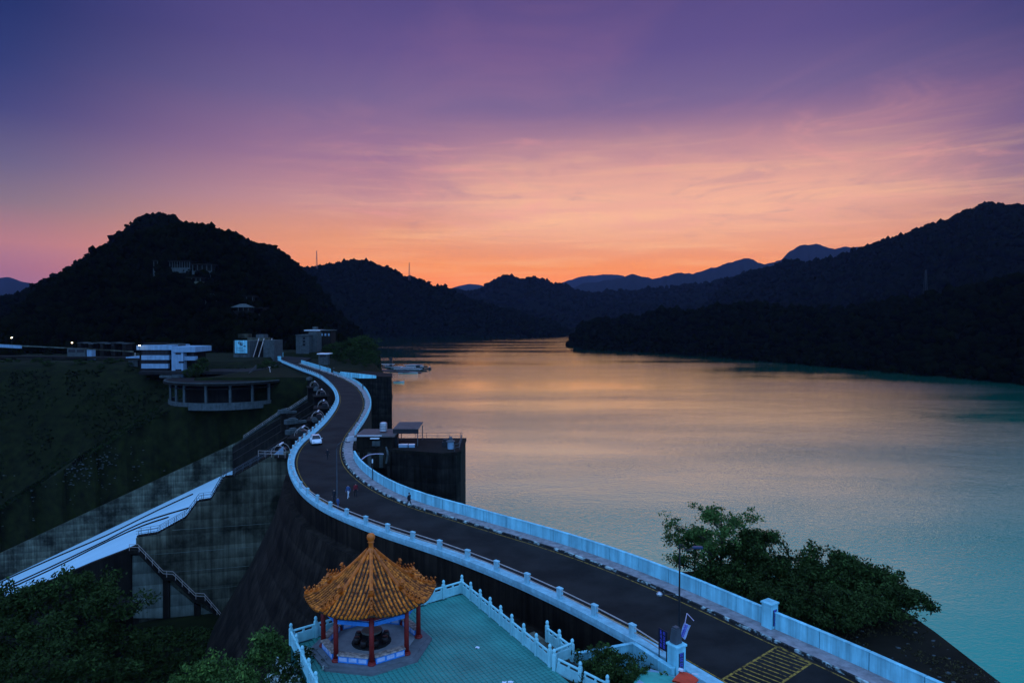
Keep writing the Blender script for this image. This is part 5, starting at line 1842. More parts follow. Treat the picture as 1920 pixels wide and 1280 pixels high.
hill_house(287, 303, 489, 507, 486, 'dim left wing of the villa high on the dark hill', 3)
hill_house(317, 356, 490, 506, 486, 'long colonnaded villa high on the dark hill with pale balcony', 9, 'gwall')
hill_house(360, 397, 496, 512, 482, 'right wing of the hill villa with scattered pale windows', 5)
hill_house(350, 376, 521, 530, 468, 'dim terrace house below the hill villa', 4, 'conc_mid')
hill_house(384, 405, 553, 558, 446, 'small pale hip-roofed house on the middle of the hillside', 0, 'gwall', 'house', 'gwall', True)
hill_house(436, 466, 575, 585, 428, 'wide pale hip-roofed pavilion low on the hillside', 4, 'conc', 'house', 'gwall', True)
hill_house(450, 474, 556, 566, 436, 'small house with thin bright eave above the hip-roofed pavilion', 3, 'conc', 'house')
hill_house(482, 494, 578, 592, 424, 'narrow grey house at the right of the hillside group', 0, 'gwall', 'house')
vg = None
for k, (x, y) in enumerate(((938, 578), (943, 584), (951, 582), (958, 585), (966, 584), (972, 581))):
    q = atd(x, y, min(slope_hit(BV3, x, y, 1e5), slope_hit(BV4, x, y, 3000)) - 4)
    e = empty('village_house', (q.x, q.y, q.z), .2 * k, ['pale village tower house on the far lakeshore slope', 'village house at the left of the far slope cluster', 'village house third from left on the far slope', 'village house in the middle of the far slope', 'village house fifth from left on the far slope', 'rightmost village house on the far slope'][k], 'house', 'village on the far slope')
    MB().box((0, 0, -1.5), (5.5, 7, 7 + (7 if k == 0 else 0))).build('wall', M['conc_mid'], e)
    MB().box((0, 0, 2.3 + (3.5 if k == 0 else 0)), (6.2, 8, .6)).build('roof', M['gwall'], e)

# masts and pylons on the ridges
def mast(x, y0, y1, D, lab, w=4.0, m='pylon'):
    a, b = atd(x, y1, D), atd(x, y0, D)
    h = b.z - a.z
    e = empty('lattice_mast', a, 0, lab, 'mast')
    leg_ = MB()
    for sx, sy in ((1, 1), (1, -1), (-1, 1), (-1, -1)):
        MB().tube([(sx * w / 2, sy * w / 2, -8), (sx * w * .12, sy * w * .12, h)], .30, 4).build('leg', M[m], e)
    for k in range(9):
        f0, f1 = k / 9, (k + 1) / 9
        for s_ in (1, -1):
            r0_, r1_ = w / 2 * (1 - f0 * .76), w / 2 * (1 - f1 * .76)
            MB().tube([(s_ * r0_, -r0_, h * f0), (-s_ * r1_, -r1_, h * f1)], .2, 4).build('brace', M[m], e)
    return e


mast(594, 470, 502, 1880, 'taller red and white lattice mast on the left ridge')
mast(767.5, 492, 520, 1880, 'shorter red and white lattice mast on the middle ridge')
mast(1735, 506, 548, 1260, 'dim pylon standing on the right mountain slope', 6, 'black')

# ------------------------------------------------------------------ boats
def boat(name, px, py, L_, rz, lab, kind, grp=None):
    p = at(px, py, Z_W)
    e = empty(name, p, rz, lab, 'boat', grp)
    w = L_ * .28
    rows = []
    for f in np.linspace(0, 1, 8):
        x = (f - .5) * L_
        b = w / 2 * (1 - max(0, (f - .55) / .45) ** 2.2) * (.85 + .15 * min(1, f * 4))
        sh = .6 + .5 * f * f
        rows.append([Vector((x, -b, sh)), Vector((x, -b * .75, 0)), Vector((x, 0, -.25)), Vector((x, b * .75, 0)), Vector((x, b, sh)), Vector((x, 0, sh - .08))])
    mb = MB().strip(rows, closed=True)
    mb.f.append((0, 1, 2, 3, 4, 5)); mb.m.append(0)
    mb.build('hull', M['boatdark'] if kind != 2 else M['boatwhite'], e)
    if kind == 0:
        MB().bbox((-L_ * .05, 0, 1.2), (L_ * .5, w * .7, 1.1), b=.15).build('cabin', M['boatwhite'], e)
        rr = [[Vector((x, y, 2.35 - (y / w) ** 2 * 1.1)) for y in np.linspace(-w * .48, w * .48, 7)] for x in (-L_ * .42, L_ * .30)]
        m2 = MB().strip(rr); m2.strip([[q + Vector((0, 0, -.1)) for q in r_] for r_ in rr[::-1]]); m2.build('canopy', M['boatwhite'], e)
        for sx in (-.4, .28):
            for sy in (-.4, .4):
                MB().box((L_ * sx, w * sy, 1.4), (.08, .08, 1.6)).build('post', M['steel'], e)
        MB().box((-L_ * .05, 0, 1.35), (L_ * .44, w * .72, .35)).build('window', M['glass'], e)
    elif kind == 1:
        MB().bbox((-L_ * .1, 0, 1.3), (L_ * .38, w * .66, 1.4), b=.12).build('cabin', M['boatdark'], e)
        MB().bbox((-L_ * .08, 0, 2.3), (L_ * .26, w * .55, .7), b=.1).build('wheelhouse', M['boatwhite'], e)
        MB().tube([(0, 0, 2.5), (0, 0, 4.4)], .06, 5).build('mast', M['steel'], e)
        MB().box((-L_ * .1, 0, 1.5), (L_ * .34, w * .68, .4)).build('window', M['glass'], e)
    elif kind == 2:
        MB().bbox((-L_ * .1, 0, .85), (L_ * .3, w * .5, .5), b=.1).build('cabin', M['boatdark'], e)
        MB().box((-L_ * .3, 0, .8), (.3, w * .7, .12)).build('seat', M['steel'], e)
    return e


bl_ = [(744, 692, 13, .1, 0, 'white-canopied tour boat beside the dark landing tower'), (757, 696, 15, .05, 0, 'tour boat with long pale canopy in the middle of the moored group'), (768, 693, 14, .15, 0, 'pale-roofed boat moored behind the teal one'), (779, 696, 15, .0, 0, 'teal-hulled tour boat in front of the moored group'),
       (772, 688.5, 13, .0, 0, 'boat with dark side windows at the back of the group'), (783, 688, 14, -.05, 0, 'blue-roofed boat at the back right of the group'), (793, 692, 9, .2, 1, 'dark cabin boat moored at the right end of the group'), (730, 689, 10, .3, 0, 'leftmost canopied boat near the shore'),
       (765, 700, 12, .1, 2, 'low open boat nearest the abutment block')]
for x, y, l, rz, k, lab in bl_:
    boat('tour_boat', x, y, l * 1.25, rz, lab, k, 'boats moored at the landing')
boat('tour_boat', 806, 693, 6.5, 1.3, 'small cabin boat lying off the moored group, bow toward the dam', 1)
boat('rowing_boat', 748, 717, 7.0, .05, 'small dark boat by the corner of the abutment block', 2)
for x, y, lab in ((1516, 677, 'tiny boat at the right shore below the promontory'), (1677, 692, 'tiny pale boat beside the right shore'), (1872, 715, 'tiny boat at the far right shore edge')):
    boat('moored_boat', x, y, 5, .1, lab, 2)
pn_ = empty('floating_pier', label='floating landing stage with a dark gate tower among the boats', cat='pier')
a = at(715, 695, Z_W); b = at(790, 699, Z_W)
MB().prism([(a.x, a.y - 5), (b.x, b.y - 4), (b.x, b.y + 2), (a.x, a.y + 5)], Z_W - .2, Z_W + .7).build('pontoon', M['boatdark'], pn_)
q = at(733, 692, Z_W)
MB().box((q.x, q.y, Z_W + 5), (2.2, 2.2, 10)).build('gate_tower', M['black'], pn_)
q = at(718, 692, Z_W)
for k in range(4):
    MB().box((q.x + k * 3.0, q.y - 1, Z_W + 2.2), (.3, .3, 4.0)).build('post', M['steel'], pn_)
MB().box((q.x + 4.5, q.y - 1, Z_W + 4.3), (11, 4, .25)).build('shelter_roof', M['boatwhite'], pn_)


# ------------------------------------------------------------------ cars
def car(p, rz, lab, m, parked=False, name='car'):
    e = empty(name, p, rz, lab, 'car')
    secs = [(-2.1, .35, .62, .80), (-1.95, .28, .82, .82), (-1.2, .25, .92, .84), (0, .25, .95, .85), (1.1, .25, .90, .84), (1.85, .28, .74, .80), (2.1, .36, .58, .72)]
    rows = [[Vector((x, -w, z0)), Vector((x, -w * 1.02, (z0 + z1) / 2)), Vector((x, -w * .94, z1)), Vector((x, w * .94, z1)), Vector((x, w * 1.02, (z0 + z1) / 2)), Vector((x, w, z0))] for x, z0, z1, w in secs]
    mb = MB().strip(rows, closed=True); mb.f += [(0, 1, 2, 3, 4, 5), (36 + 5, 36 + 4, 36 + 3, 36 + 2, 36 + 1, 36)]; mb.m += [0, 0]
    mb.build('body', m, e, smooth=False)
    cab = [(-1.75, .90, .90, .74), (-1.25, .90, 1.38, .66), (.35, .93, 1.44, .66), (1.05, .90, .92, .74)]
    rows = [[Vector((x, -w, z0)), Vector((x, -w * .9, z1)), Vector((x, w * .9, z1)), Vector((x, w, z0))] for x, z0, z1, w in cab]
    MB().strip(rows).build('glasshouse', M['glass'], e)
    MB().strip([[Vector((x, -w * .88, z)), Vector((x, w * .88, z))] for x, z, w in ((-1.30, 1.385, .66), (-.4, 1.455, .67), (.42, 1.45, .66))] ).build('roof', m, e)
    for s_ in (-1, 1):
        for x, zt, xt in ((-1.7, 1.38, -1.25), (-.45, 1.43, -.45), (1.02, 1.43, .38)):
            MB().tube([(x if x != -.45 else -.45, s_ * .76, .9), (xt, s_ * .61, zt)], .045, 5).build('roof_pillar', m, e)
        MB().bbox((1.98, s_ * .55, .60), (.2, .34, .14), b=.03).build('headlight', M['silver'], e)
        MB().bbox((-2.03, s_ * .6, .68), (.16, .26, .16), b=.03).build('tail_light', M['cloth_red'], e)
        MB().bbox((.75, s_ * .93, .98), (.14, .16, .11), b=.02).build('mirror', m, e)
        for x in (-1.28, 1.3):
            w = MB().lathe([(.20, -.1), (.32, -.1), (.32, .1), (.20, .1)], n=16).build('wheel', M['tyre'], e); w.location = (x, s_ * .76, .32); w.rotation_euler = (PI / 2, 0, 0)
            MB().lathe([(.03, -.115), (.19, -.11), (.19, .11), (.03, .115)], n=12).build('rim', M['silver'], w)
    MB().box((2.12, 0, .42), (.04, .5, .14)).build('number_plate', M['carwhite'], e)
    return e


cpos = at(592, 831, 0)
car(cpos, R(-68) , 'white car driving along the bend of the dam road', M['carwhite'])
for k, (x, y, lab, m_) in enumerate(((430, 676, 'white car parked above the round terrace', 'carwhite'), (398, 675, 'dark car parked at the left of the parking ground', 'boatdark'), (412, 676.5, 'grey car parked between the dark and white ones', 'silver'), (452, 676, 'dark car parked right of the white one', 'boatdark'))):
    c = car(at(x, y, -1.0), .2, lab, M[m_], name='parked_car'); c['group'] = 'cars parked above the round terrace'
pkl = tag(MB().prism([(-160, 292), (-112, 292), (-112, 352), (-175, 352)], -2.2, -1.05).build('parking_ground', M['asphalt']), kind='structure')


# ------------------------------------------------------------------ people
def person(p, rz, lab, top, legs, stride=.22, arms=.15, h=1.68, carry=None):
    k = h / 1.72
    J = {'pel': (0, 0, .93), 'sp': (.01, 0, 1.12), 'ch': (.02, 0, 1.32), 'nk': (.02, 0, 1.47), 'hd': (.04, 0, 1.58), 'tp': (.03, 0, 1.69)}
    V, E, RAD = [], [], []

    def v(c, r):
        V.append((c[0] * k, c[1] * k, c[2] * k)); RAD.append((r[0] * k, r[1] * k) if isinstance(r, tuple) else (r * k, r * k)); return len(V) - 1
    pel = v(J['pel'], (.115, .155)); sp_ = v(J['sp'], (.10, .135)); ch = v(J['ch'], (.11, .165)); nk = v(J['nk'], .055); hd = v(J['hd'], (.085, .078)); tp = v(J['tp'], .06)
    E += [(pel, sp_), (sp_, ch), (ch, nk), (nk, hd), (hd, tp)]
    for s_ in (-1, 1):
        f = stride * s_
        hp = v((0, .10 * s_, .86), .085); kn_ = v((f * .55 + .04, .10 * s_, .48), .058); an_ = v((f * 1.0 - (.05 if f < 0 else 0), .10 * s_, .09), .042); to = v((f * 1.0 + .14, .11 * s_, .04), .036)
        E += [(pel, hp), (hp, kn_), (kn_, an_), (an_, to)]
        sh = v((.02, .19 * s_, 1.38), .062); eb = v((-.02 - f * arms, .25 * s_, 1.10), .043); wr = v((.07 - f * arms * 2, .25 * s_, .87), .032); hn = v((.09 - f * arms * 2.2, .25 * s_, .79), .036)
        E += [(ch, sh), (sh, eb), (eb, wr), (wr, hn)]
    me = bpy.data.meshes.new('person'); me.from_pydata(V, E, [])
    o = bpy.data.objects.new('person', me); COL.objects.link(o)
    md = o.modifiers.new('skin', 'SKIN'); md.use_smooth_shade = True
    for i, sv_ in enumerate(me.skin_vertices[0].data):
        sv_.radius = RAD[i]; sv_.use_root = (i == 0)
    o.modifiers.new('sub', 'SUBSURF').levels = 1
    dg = bpy.context.evaluated_depsgraph_get()
    m2 = bpy.data.meshes.new_from_object(o.evaluated_get(dg)); m2.name = 'person'
    o.modifiers.clear(); o.data = m2; bpy.data.meshes.remove(me)
    m2.materials.clear()
    for m_ in (M[top], M[legs], M['skin'], M['cloth_dark']): m2.materials.append(m_)
    for pl in m2.polygons:
        z = pl.center.z / k; ay = abs(pl.center.y / k)
        pl.material_index = 2 if (z > 1.47 or (ay > .2 and z < .86)) else (0 if z > .93 or (ay > .19 and z > .8) else (3 if z < .085 else 1))
    o.location = p; o.rotation_euler = (0, 0, rz)
    tag(o, lab, 'person')
    hr = MB().lathe([(.092 * k, 1.60 * k), (.098 * k, 1.66 * k), (.085 * k, 1.72 * k), (.05 * k, 1.76 * k), (.01, 1.77 * k)], (.015 * k, 0, 0), 10).build('hair', M['hair'], o, smooth=True)
    return o


person(at(614, 861, 0), R(80), 'person in dark clothes walking alone behind the white car', 'cloth_dark', 'cloth_dark')
person(at(627, 943, .0), R(-100), 'person in dark clothes standing by the left railing of the bend', 'cloth_dark', 'cloth_dark', .1)
person(at(653, 934, 0), R(-110), 'person in blue top and white trousers walking on the road', 'cloth_blue', 'cloth_white', .26)
person(at(667, 931, 0), R(-70), 'person in a red jacket walking beside the one in white trousers', 'cloth_red', 'cloth_dark', .24)
person(at(767, 951, 0), R(-40), 'person in dark jacket walking along the lake side kerb', 'cloth_dark', 'cloth_dark', .3)
person(at(633.5, 953, .0), R(60), 'short person in blue leaning at the railing post', 'cloth_blue', 'cloth_blue', .06, h=1.3)
person(at(680.5, 730, .15), R(100), 'tiny person in dark clothes at the railing of the far bend', 'cloth_dark', 'cloth_dark')
person(at(602, 699, .0), R(200), 'tiny person in white shirt on the far stretch of road', 'cloth_white', 'cloth_dark')
person(at(671.5, 802, .0), R(200), 'small person in pale top on the road near the hut', 'cloth_white', 'cloth_dark', .1, h=1.2)
# ------------------------------------------------------------------ trees
def leaf_cloud(centers, sig, per, size, rg, flat=.7):
    n = len(centers) * per
    c = np.repeat(np.asarray(centers), per, 0)
    o = rg.normal(0, 1, (n, 3)); o /= np.maximum(np.linalg.norm(o, axis=1, keepdims=True), 1e-6)
    o *= (rg.random((n, 1)) ** .5) * np.repeat(np.asarray(sig).reshape(-1, 1), per, 0)[:n] if np.ndim(sig) else (rg.random((n, 1)) ** .5) * sig
    o[:, 2] *= flat
    p = c + o
    u = rg.normal(0, 1, (n, 3)); u /= np.linalg.norm(u, axis=1, keepdims=True)
    nn = rg.normal(0, .8, (n, 3)) + np.array([0, 0, .9])
    w = np.cross(nn, u); w /= np.maximum(np.linalg.norm(w, axis=1, keepdims=True), 1e-6)
    s_ = size * rg.uniform(.55, 1.35, (n, 1))
    v = np.stack([p - u * s_, p - w * s_ * .45, p + u * s_, p + w * s_ * .45], 1)
    return v


def leaf_obj(name, V, m, parent):
    v = V.reshape(-1, 3)
    q = np.arange(len(v)).reshape(-1, 4)
    o = np_mesh(name, v, q, m, parent)
    return o


def tree(name, base, h, cr, seed, label, leafm, per=26, leaf=.16, sig=.55, trunk_r=.16, bare=.25, nb=9, group=None, lean=(0, 0), sub=7, flat=.75, kind_cat='tree', extra=None, shape=1.0, zmin=.0):
    rg = np.random.default_rng(seed); rd = random.Random(seed)
    e = empty(name, base, 0, label, kind_cat, group)
    mb = MB()
    top = Vector((lean[0], lean[1], h * .93))
    tp_ = []
    for k in range(7):
        f = k / 6
        tp_.append(Vector((lean[0] * f + rd.uniform(-.1, .1) * f * h * .1, lean[1] * f + rd.uniform(-.1, .1) * f * h * .1, h * .93 * f)))
    mb.tube(tp_, [trunk_r * (1 - .85 * k / 6) for k in range(7)], 7)
    tips = [tp_[-1], tp_[-2]]
    for b in range(nb):
        f = bare + (1 - bare) * (b + rd.random() * .6) / nb * .95
        i = min(5, int(f * 6)); o = tp_[i].lerp(tp_[i + 1], f * 6 - i) if f < 1 else tp_[-1]
        an = b * 2.4 + rd.random()
        ff = (f - bare) / (1 - bare)
        prof = math.sin(min(1, .18 + ff * .92) * PI) ** .6 if shape == 1.0 else (1 - ff * .75)
        ln = cr * max(.3, prof) * rd.uniform(.75, 1.1)
        d = Vector((math.cos(an), math.sin(an), rd.uniform(.15, .6))).normalized()
        p1 = o + d * ln * .5 + Vector((0, 0, .05 * ln)); p2 = o + d * ln + Vector((0, 0, rd.uniform(-.05, .22) * ln))
        r0 = trunk_r * (1 - f) * .6 + .025
        mb.tube([o, p1, p2], [r0, r0 * .6, r0 * .22], 5)
        tips += [p2, p1]
        for s_ in range(sub):
            g = rd.uniform(.25, 1.0)
            q0 = o.lerp(p1, g * 2) if g < .5 else p1.lerp(p2, g * 2 - 1)
            dd = (d + Vector((rd.uniform(-1, 1), rd.uniform(-1, 1), rd.uniform(-.35, .8)))).normalized()
            q1 = q0 + dd * ln * rd.uniform(.25, .5)
            mb.tube([q0, q1], [r0 * .3, r0 * .1], 4, caps=False)
            tips.append(q1)
    mb.build('trunk', M['bark'], e)
    T = np.array([t[:] for t in tips])
    T = T[T[:, 2] > zmin]
    n = len(T)
    sg = sig * rg.uniform(.7, 1.3, n)
    V = leaf_cloud(T, sg, per, leaf, rg, flat)
    leaf_obj('crown', V, M[leafm], e)
    if extra:
        sel = T[rg.random(n) < extra[1]]
        if len(sel):
            leaf_obj('lighter_leaves' if extra[0] != 'leaf_pale' else 'pale_leaves', leaf_cloud(sel + np.array([0, 0, .12]), sig * .8, max(4, per // 3), leaf, rg, flat), M[extra[0]], e)  # extra leaves in a lighter tone at randomly picked tips
    return e


# lakeside bank beyond the parapet
bank = [(14.5, 62), (19, 66), (25, 69), (30, 68), (31.5, 60), (31.2, 50), (30.9, 40), (30.8, 25), (20, 25), (24.5, 40), (17.6, 48)]
line_in = [(p.x, p.y) for p in offset(ER, -.35) if 26 < p.y < 60]
bk = [(14.2, 61.8), (19, 62.6), (25, 60.2), (29, 58.5), (31.2, 56), (31.4, 50), (31.1, 40), (31.0, 24)] + line_in[::-1]
tag(MB().prism(bk, -26, -2.1).build('bank', M['soil']), kind='structure')

# airy tree and the shrubs on the bank
def bp(px, py, D, z=-2.1):
    q = atd(px, py, D); return Vector((q.x, q.y, z))


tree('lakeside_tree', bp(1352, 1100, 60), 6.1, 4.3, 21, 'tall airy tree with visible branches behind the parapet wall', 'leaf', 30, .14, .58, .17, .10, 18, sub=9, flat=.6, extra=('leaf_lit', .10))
tree('lakeside_tree', bp(1408, 1110, 58), 5.4, 2.6, 22, 'denser tree leaning right beside the airy lakeside tree', 'leaf_dark', 38, .15, .62, .13, .08, 16, sub=9, extra=('leaf', .35))
tree('lakeside_tree', bp(1302, 1100, 61), 4.2, 2.6, 27, 'low leafy tree left of the airy tree at the parapet', 'leaf', 30, .14, .55, .1, .05, 14, sub=8)
tree('lakeside_shrub', bp(1345, 1125, 56.5), 2.3, 2.6, 32, 'low undergrowth bush at the foot of the airy tree', 'leaf_dark', 34, .14, .6, .08, .05, 14, kind_cat='bush', extra=('leaf', .2))
tree('lakeside_shrub', bp(1400, 1140, 54), 2.2, 2.6, 33, 'undergrowth bush behind the parapet below the leaning tree', 'leaf_dark', 34, .14, .6, .08, .05, 14, kind_cat='bush')
tree('lakeside_shrub', bp(1455, 1130, 57), 2.7, 3.0, 23, 'dark bush between the trees and the dip in the bank', 'leaf_dark', 42, .15, .65, .12, .05, 15, sub=8, kind_cat='bush')
tree('lakeside_shrub', bp(1520, 1150, 56), 2.2, 3.2, 24, 'low bush with dry twigs in the middle of the bank', 'leaf_dark', 42, .15, .65, .1, .05, 15, sub=8, kind_cat='bush', extra=('leaf', .2))
tree('lakeside_shrub', bp(1585, 1150, 56), 3.4, 2.7, 25, 'leafy bush at the crest of the right bank', 'leaf_dark', 44, .15, .6, .12, .05, 15, sub=8, kind_cat='bush', extra=('leaf', .5))
tree('lakeside_shrub', bp(1635, 1160, 54.5), 2.6, 2.5, 26, 'green-topped bush overhanging the lake on the bank', 'leaf_dark', 42, .15, .6, .12, .05, 14, sub=8, kind_cat='bush', extra=('leaf', .5))
tree('lakeside_shrub', bp(1698, 1190, 53), 1.8, 1.8, 28, 'outermost small bush over the water at the bank edge', 'leaf_dark', 36, .13, .45, .08, .05, 12, kind_cat='bush', extra=('leaf', .5))
tree('lakeside_shrub', bp(1480, 1180, 51), 2.0, 2.6, 29, 'dark bush just behind the gate pillar', 'leaf_dark', 38, .14, .6, .08, .05, 14, kind_cat='bush')
tree('lakeside_shrub', bp(1560, 1200, 50), 2.0, 2.6, 30, 'dark low bush behind the bare parapet wall', 'leaf_dark', 38, .14, .6, .08, .05, 14, kind_cat='bush')
tree('lakeside_shrub', bp(1630, 1200, 51), 1.8, 2.4, 31, 'dark low bush above the bare soil on the bank', 'leaf_dark', 36, .14, .6, .08, .05, 13, kind_cat='bush')

# trees at the lower left below the dam
def gp_(px, py, D):
    q = atd(px, py, D); return Vector((q.x, q.y, ground_z(q.x, q.y) - .3)), q.z


def ttree(px, py, D, cr, seed, lab, lm, **kw):
    b, zt = gp_(px, py, D)
    return tree(kw.pop('name', 'valley_tree'), b, max(4, zt - b.z), cr, seed, lab, lm, trunk_r=kw.pop('trunk_r', .26), **kw)


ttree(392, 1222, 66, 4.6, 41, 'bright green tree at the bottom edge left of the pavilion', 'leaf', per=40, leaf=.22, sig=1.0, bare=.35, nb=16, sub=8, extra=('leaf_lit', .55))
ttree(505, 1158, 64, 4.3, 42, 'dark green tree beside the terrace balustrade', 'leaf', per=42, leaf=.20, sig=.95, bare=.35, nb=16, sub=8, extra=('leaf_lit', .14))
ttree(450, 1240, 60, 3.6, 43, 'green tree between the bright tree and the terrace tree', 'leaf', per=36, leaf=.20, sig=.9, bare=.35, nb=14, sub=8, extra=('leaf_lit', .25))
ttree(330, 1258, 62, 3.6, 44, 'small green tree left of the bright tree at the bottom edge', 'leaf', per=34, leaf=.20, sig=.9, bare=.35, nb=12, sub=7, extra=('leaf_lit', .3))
ttree(130, 1058, 84, 5.2, 45, 'dark tree whose top stands against the pale spillway chute', 'leaf_dark', per=34, leaf=.26, sig=1.1, bare=.3, nb=15, sub=8, extra=('leaf', .3))
ttree(48, 1083, 84, 5.0, 46, 'dark tree at the left edge before the spillway chute', 'leaf_dark', per=34, leaf=.26, sig=1.1, bare=.3, nb=14, sub=8, extra=('leaf', .3))
ttree(190, 1095, 82, 4.8, 47, 'dark tree left of the shed under the spillway wall', 'leaf_dark', per=34, leaf=.26, sig=1.1, bare=.3, nb=14, sub=8)
ttree(-10, 1120, 80, 5.0, 48, 'dark tree cut by the left edge of the picture', 'leaf_dark', per=34, leaf=.26, sig=1.1, bare=.3, nb=14, sub=8)
ttree(90, 1150, 76, 5.0, 49, 'dark rounded tree low at the left', 'leaf_dark', per=34, leaf=.24, sig=1.1, bare=.3, nb=14, sub=8)
ttree(20, 1215, 66, 4.4, 50, 'dark tree in the lower left corner', 'leaf_dark', per=34, leaf=.24, sig=1.0, bare=.3, nb=13, sub=7)
ttree(160, 1200, 70, 4.2, 51, 'dark bush left of the grass clearing', 'leaf_dark', per=34, leaf=.24, sig=1.0, bare=.25, nb=13, sub=7, extra=('leaf', .15))
# pale-leaved shrub hanging over the left balustrade
b = at(566, 1252, ZD - 4)
tree('pale_shrub', Vector((-13.2, 41.6, -5.5)), 6.3, 1.9, 61, 'silvery leaved shrub hanging over the left balustrade by the pavilion', 'leaf_dark', 30, .11, .45, .1, .45, 12, kind_cat='shrub', sub=7, extra=('leaf_pale', .5))
# hedge in the planter
hc = at(1150, 1258, -.4)
for k, (px, py, D, cr, lab) in enumerate(((1118, 1262, 40.5, 1.5, 'left clump of the planter hedge beside the terrace corner'), (1150, 1248, 41, 1.6, 'middle clump of the planter hedge with tall sprigs'), (1192, 1266, 39.5, 1.4, 'right clump of the planter hedge beside the teal canopy'))):
    q = atd(px, py, D)
    tree('hedge_shrub', Vector((q.x, q.y, -1.6)), q.z + 1.6 + (.9 if k == 1 else .5), cr, 70 + k, lab, 'leaf_dark', 26, .10, .36, .06, .1, 12, kind_cat='shrub', sub=6, extra=('leaf', .35))

# lakeside grove at the far end of the dam: one tree copied
grove = [(642, 640, 372, 8, 0), (655, 632, 376, 9, 1), (672, 629, 370, 10, 2), (688, 627, 366, 10, 0), (698, 640, 362, 8, 1), (630, 652, 370, 6, 2), (662, 648, 358, 8, 0), (680, 650, 352, 8, 1), (695, 658, 346, 6, 2),
         (645, 664, 350, 6, 0), (665, 670, 338, 5, 1), (628, 640, 395, 8, 2), (612, 645, 400, 8, 0), (706, 668, 340, 4, 1), (684, 672, 330, 4, 2)]
protos = []
glabs = 'dark tree of the lakeside grove at the far end of the dam'
for i in range(3):
    x, y, D, cr, _ = grove[i]
    q = atd(x, y, D)
    protos.append((tree('grove_tree', Vector((q.x, q.y, -2)), 14.0, 5.0, 80 + i, glabs, 'leaf_dark', 22, .55, 1.6, .3, .12, 11, group='trees of the lakeside grove', sub=5), 14.0))
for i, (x, y, D, cr, ty) in enumerate(grove):
    q = atd(x, y, D)
    src, h0 = protos[ty]
    o = src if i < 3 and ty == i else copy_tree(src)
    s_ = max(.35, (q.z + 2) / h0)
    o.location = (q.x, q.y, -2); o.scale = (s_, s_, s_); o.rotation_euler = (0, 0, i * 1.3)
# small trees around the office and terrace
for i, (x, y, D, s_, lab) in enumerate(((380, 668, 296, .62, 'dark tree right of the office building'), (368, 680, 290, .5, 'dark bush before the office wing'), (352, 690, 286, .4, 'dark bush under the stair tower of the office'), (500, 672, 320, .55, 'dark tree right of the terrace building'),
                                        (515, 676, 318, .45, 'dark bush left of the far end of the railing'), (486, 682, 312, .4, 'dark bush above the pale ramp wall'))):
    c = copy_tree(protos[i % 3][0]); q = atd(x, y, D)
    c.location = (q.x, q.y, q.z - 14 * s_); c.scale = (s_, s_, s_); c.rotation_euler = (0, 0, i); c['label'] = lab; c['group'] = 'dark trees round the office'; c.name = 'garden_tree'

# dark trees and bushes along the top of the far bank
for i, px in enumerate((-5, 14, 33, 50, 72, 90, 108, 126, 150, 172, 190, 206, 226, 244)):
    c = copy_tree(protos[i % 3][0])
    q = atd(px, 690, 300 + (i * 7) % 17)
    s_ = .17 + .032 * ((i * 5) % 7)
    c.location = (q.x, q.y, -.8); c.scale = (s_ * 1.5, s_ * 1.5, s_); c.rotation_euler = (0, 0, i * 1.7)
    c['label'] = 'dark low tree along the top edge of the far grassy bank'; c['group'] = 'trees along the top of the bank'; c.name = 'bank_tree'

# shed under the spillway wall
sd = empty('shed', label='dark pitched-roof shed under the left end of the spillway wall', cat='shed')
p = atd(212, 1150, 92)
gz = p.z - 4
MB().box((p.x, p.y, gz + 1.5), (3.6, 4.5, 5), rz=.2).build('wall', M['conc'], sd)
mt4 = Matrix.Translation((p.x, p.y, gz + 4)) @ Matrix.Rotation(.2, 4, 'Z')
rf = [mt4 @ Vector(q) for q in ((-2.4, -2.8, 0), (2.4, -2.8, 0), (2.4, 2.8, 0), (-2.4, 2.8, 0), (0, -2.8, 1.5), (0, 2.8, 1.5))]
MB().add(rf, [(0, 4, 5, 3), (1, 2, 5, 4), (0, 1, 4), (2, 3, 5), (0, 3, 2, 1)]).build('roof', M['conc'], sd)

# scattered pale stones and litter on the grassy bank
rg = np.random.default_rng(5)
sv, sf = [], []
for i in range(420):
    if i < 150:
        px, py = rg.normal(175, 38), rg.normal(862, 22)
        py += (175 - px) * .35
    else:
        px, py = rg.uniform(0, 330), rg.uniform(860, 1010)
    d = ray(px, py); t_ = 150.0
    hit = None
    for _ in range(90):
        p = Vector((0, 0, H_CAM)) + d * t_
        if p.z < ground_z(p.x, p.y): hit = p; break
        t_ += 2.0
    if hit is None or (hit.x - G0.x) * GD.x + (hit.y - G0.y) * GD.y < S_FAR + 2: continue
    s_ = rg.uniform(.10, .34); b0 = len(sv)
    c = np.array(hit) + np.array([0, 0, s_ * .4])
    for vv in ICO_V: sv.append(tuple(c + vv * s_ * np.array([1.6, 1, .6]) * rg.uniform(.7, 1.2)))
    sf += [tuple(int(a) + b0 for a in f) for f in ICO_F]
if sv:
    tag(np_mesh('scattered_stones', sv, sf, M['gwall']), kind='stuff')
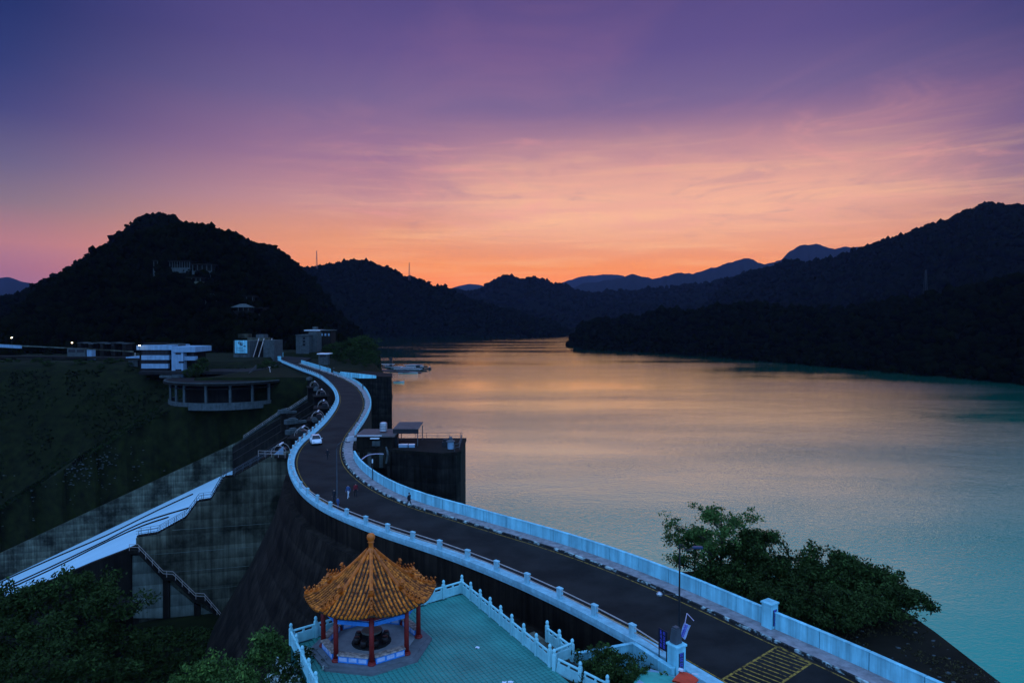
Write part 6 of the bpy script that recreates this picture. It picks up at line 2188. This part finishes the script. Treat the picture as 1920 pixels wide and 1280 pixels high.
# grass clearing tufts in front of the wall
n = 9000
gx_ = rg.uniform(-62, -14, n); gy_ = rg.uniform(52, 104, n)
gzv = terrain_z(gx_, gy_)
Vt = leaf_cloud(np.stack([gx_, gy_, gzv + .2], -1), .5, 4, .28, rg, .5)
tag(leaf_obj('grass_tufts', Vt, M['leaf_dark'], None), kind='stuff')

# dry grass, litter and stones on the bare bank
n = 2600
bx_ = rg.uniform(17, 31, n); by_ = rg.uniform(36, 62, n)
kx = np.interp(by_, [p[1] for p in line_in[::-1]], [p[0] for p in line_in[::-1]])
keep = (bx_ > kx + .4) & (fbm(bx_ / 2.2, by_ / 2.2, 31) > -.02)
Vt = leaf_cloud(np.stack([bx_[keep], by_[keep], np.full(keep.sum(), -2.05)], -1), .22, 5, .09, rg, .6)
tag(leaf_obj('bank_grass', Vt, M['grass_dry'], None), kind='stuff')
sv, sf = [], []
for i in range(170):
    x, y = rg.uniform(18, 31), rg.uniform(36, 60)
    if x < np.interp(y, [p[1] for p in line_in[::-1]], [p[0] for p in line_in[::-1]]) + .5: continue
    s_ = rg.uniform(.04, .16); b0 = len(sv); c = np.array([x, y, -2.08])
    for vv in ICO_V: sv.append(tuple(c + vv * s_ * np.array([1.4, 1, .6]) * rg.uniform(.7, 1.2)))
    sf += [tuple(int(a) + b0 for a in f) for f in ICO_F]
tag(np_mesh('bank_stones', sv, sf, M['gwall']), kind='stuff')

# rough grass on the far bank
n = 16000
tt = rg.uniform(-15, 150, n); qq = S_FAR + 4 + 95 * rg.random(n) ** 1.3
gx_ = G0.x + GD.x * qq + CD.x * tt; gy_ = G0.y + GD.y * qq + CD.y * tt
ok = (fbm(gx_ / 9, gy_ / 9, 77) > -.10) & (terrain_z(gx_, gy_) < -1.0) & (np.hypot(gx_ + 112, gy_ - 272) > 26) & (gx_ < np.interp(gy_, [p.y for p in EL][::-1], [p.x for p in EL][::-1]) - 12)
gx_, gy_ = gx_[ok], gy_[ok]
Vt = leaf_cloud(np.stack([gx_, gy_, terrain_z(gx_, gy_) + .15], -1), .8, 3, .55, rg, .45)
tag(leaf_obj('bank_tufts', Vt, M['grass_tuft'], None), kind='stuff')
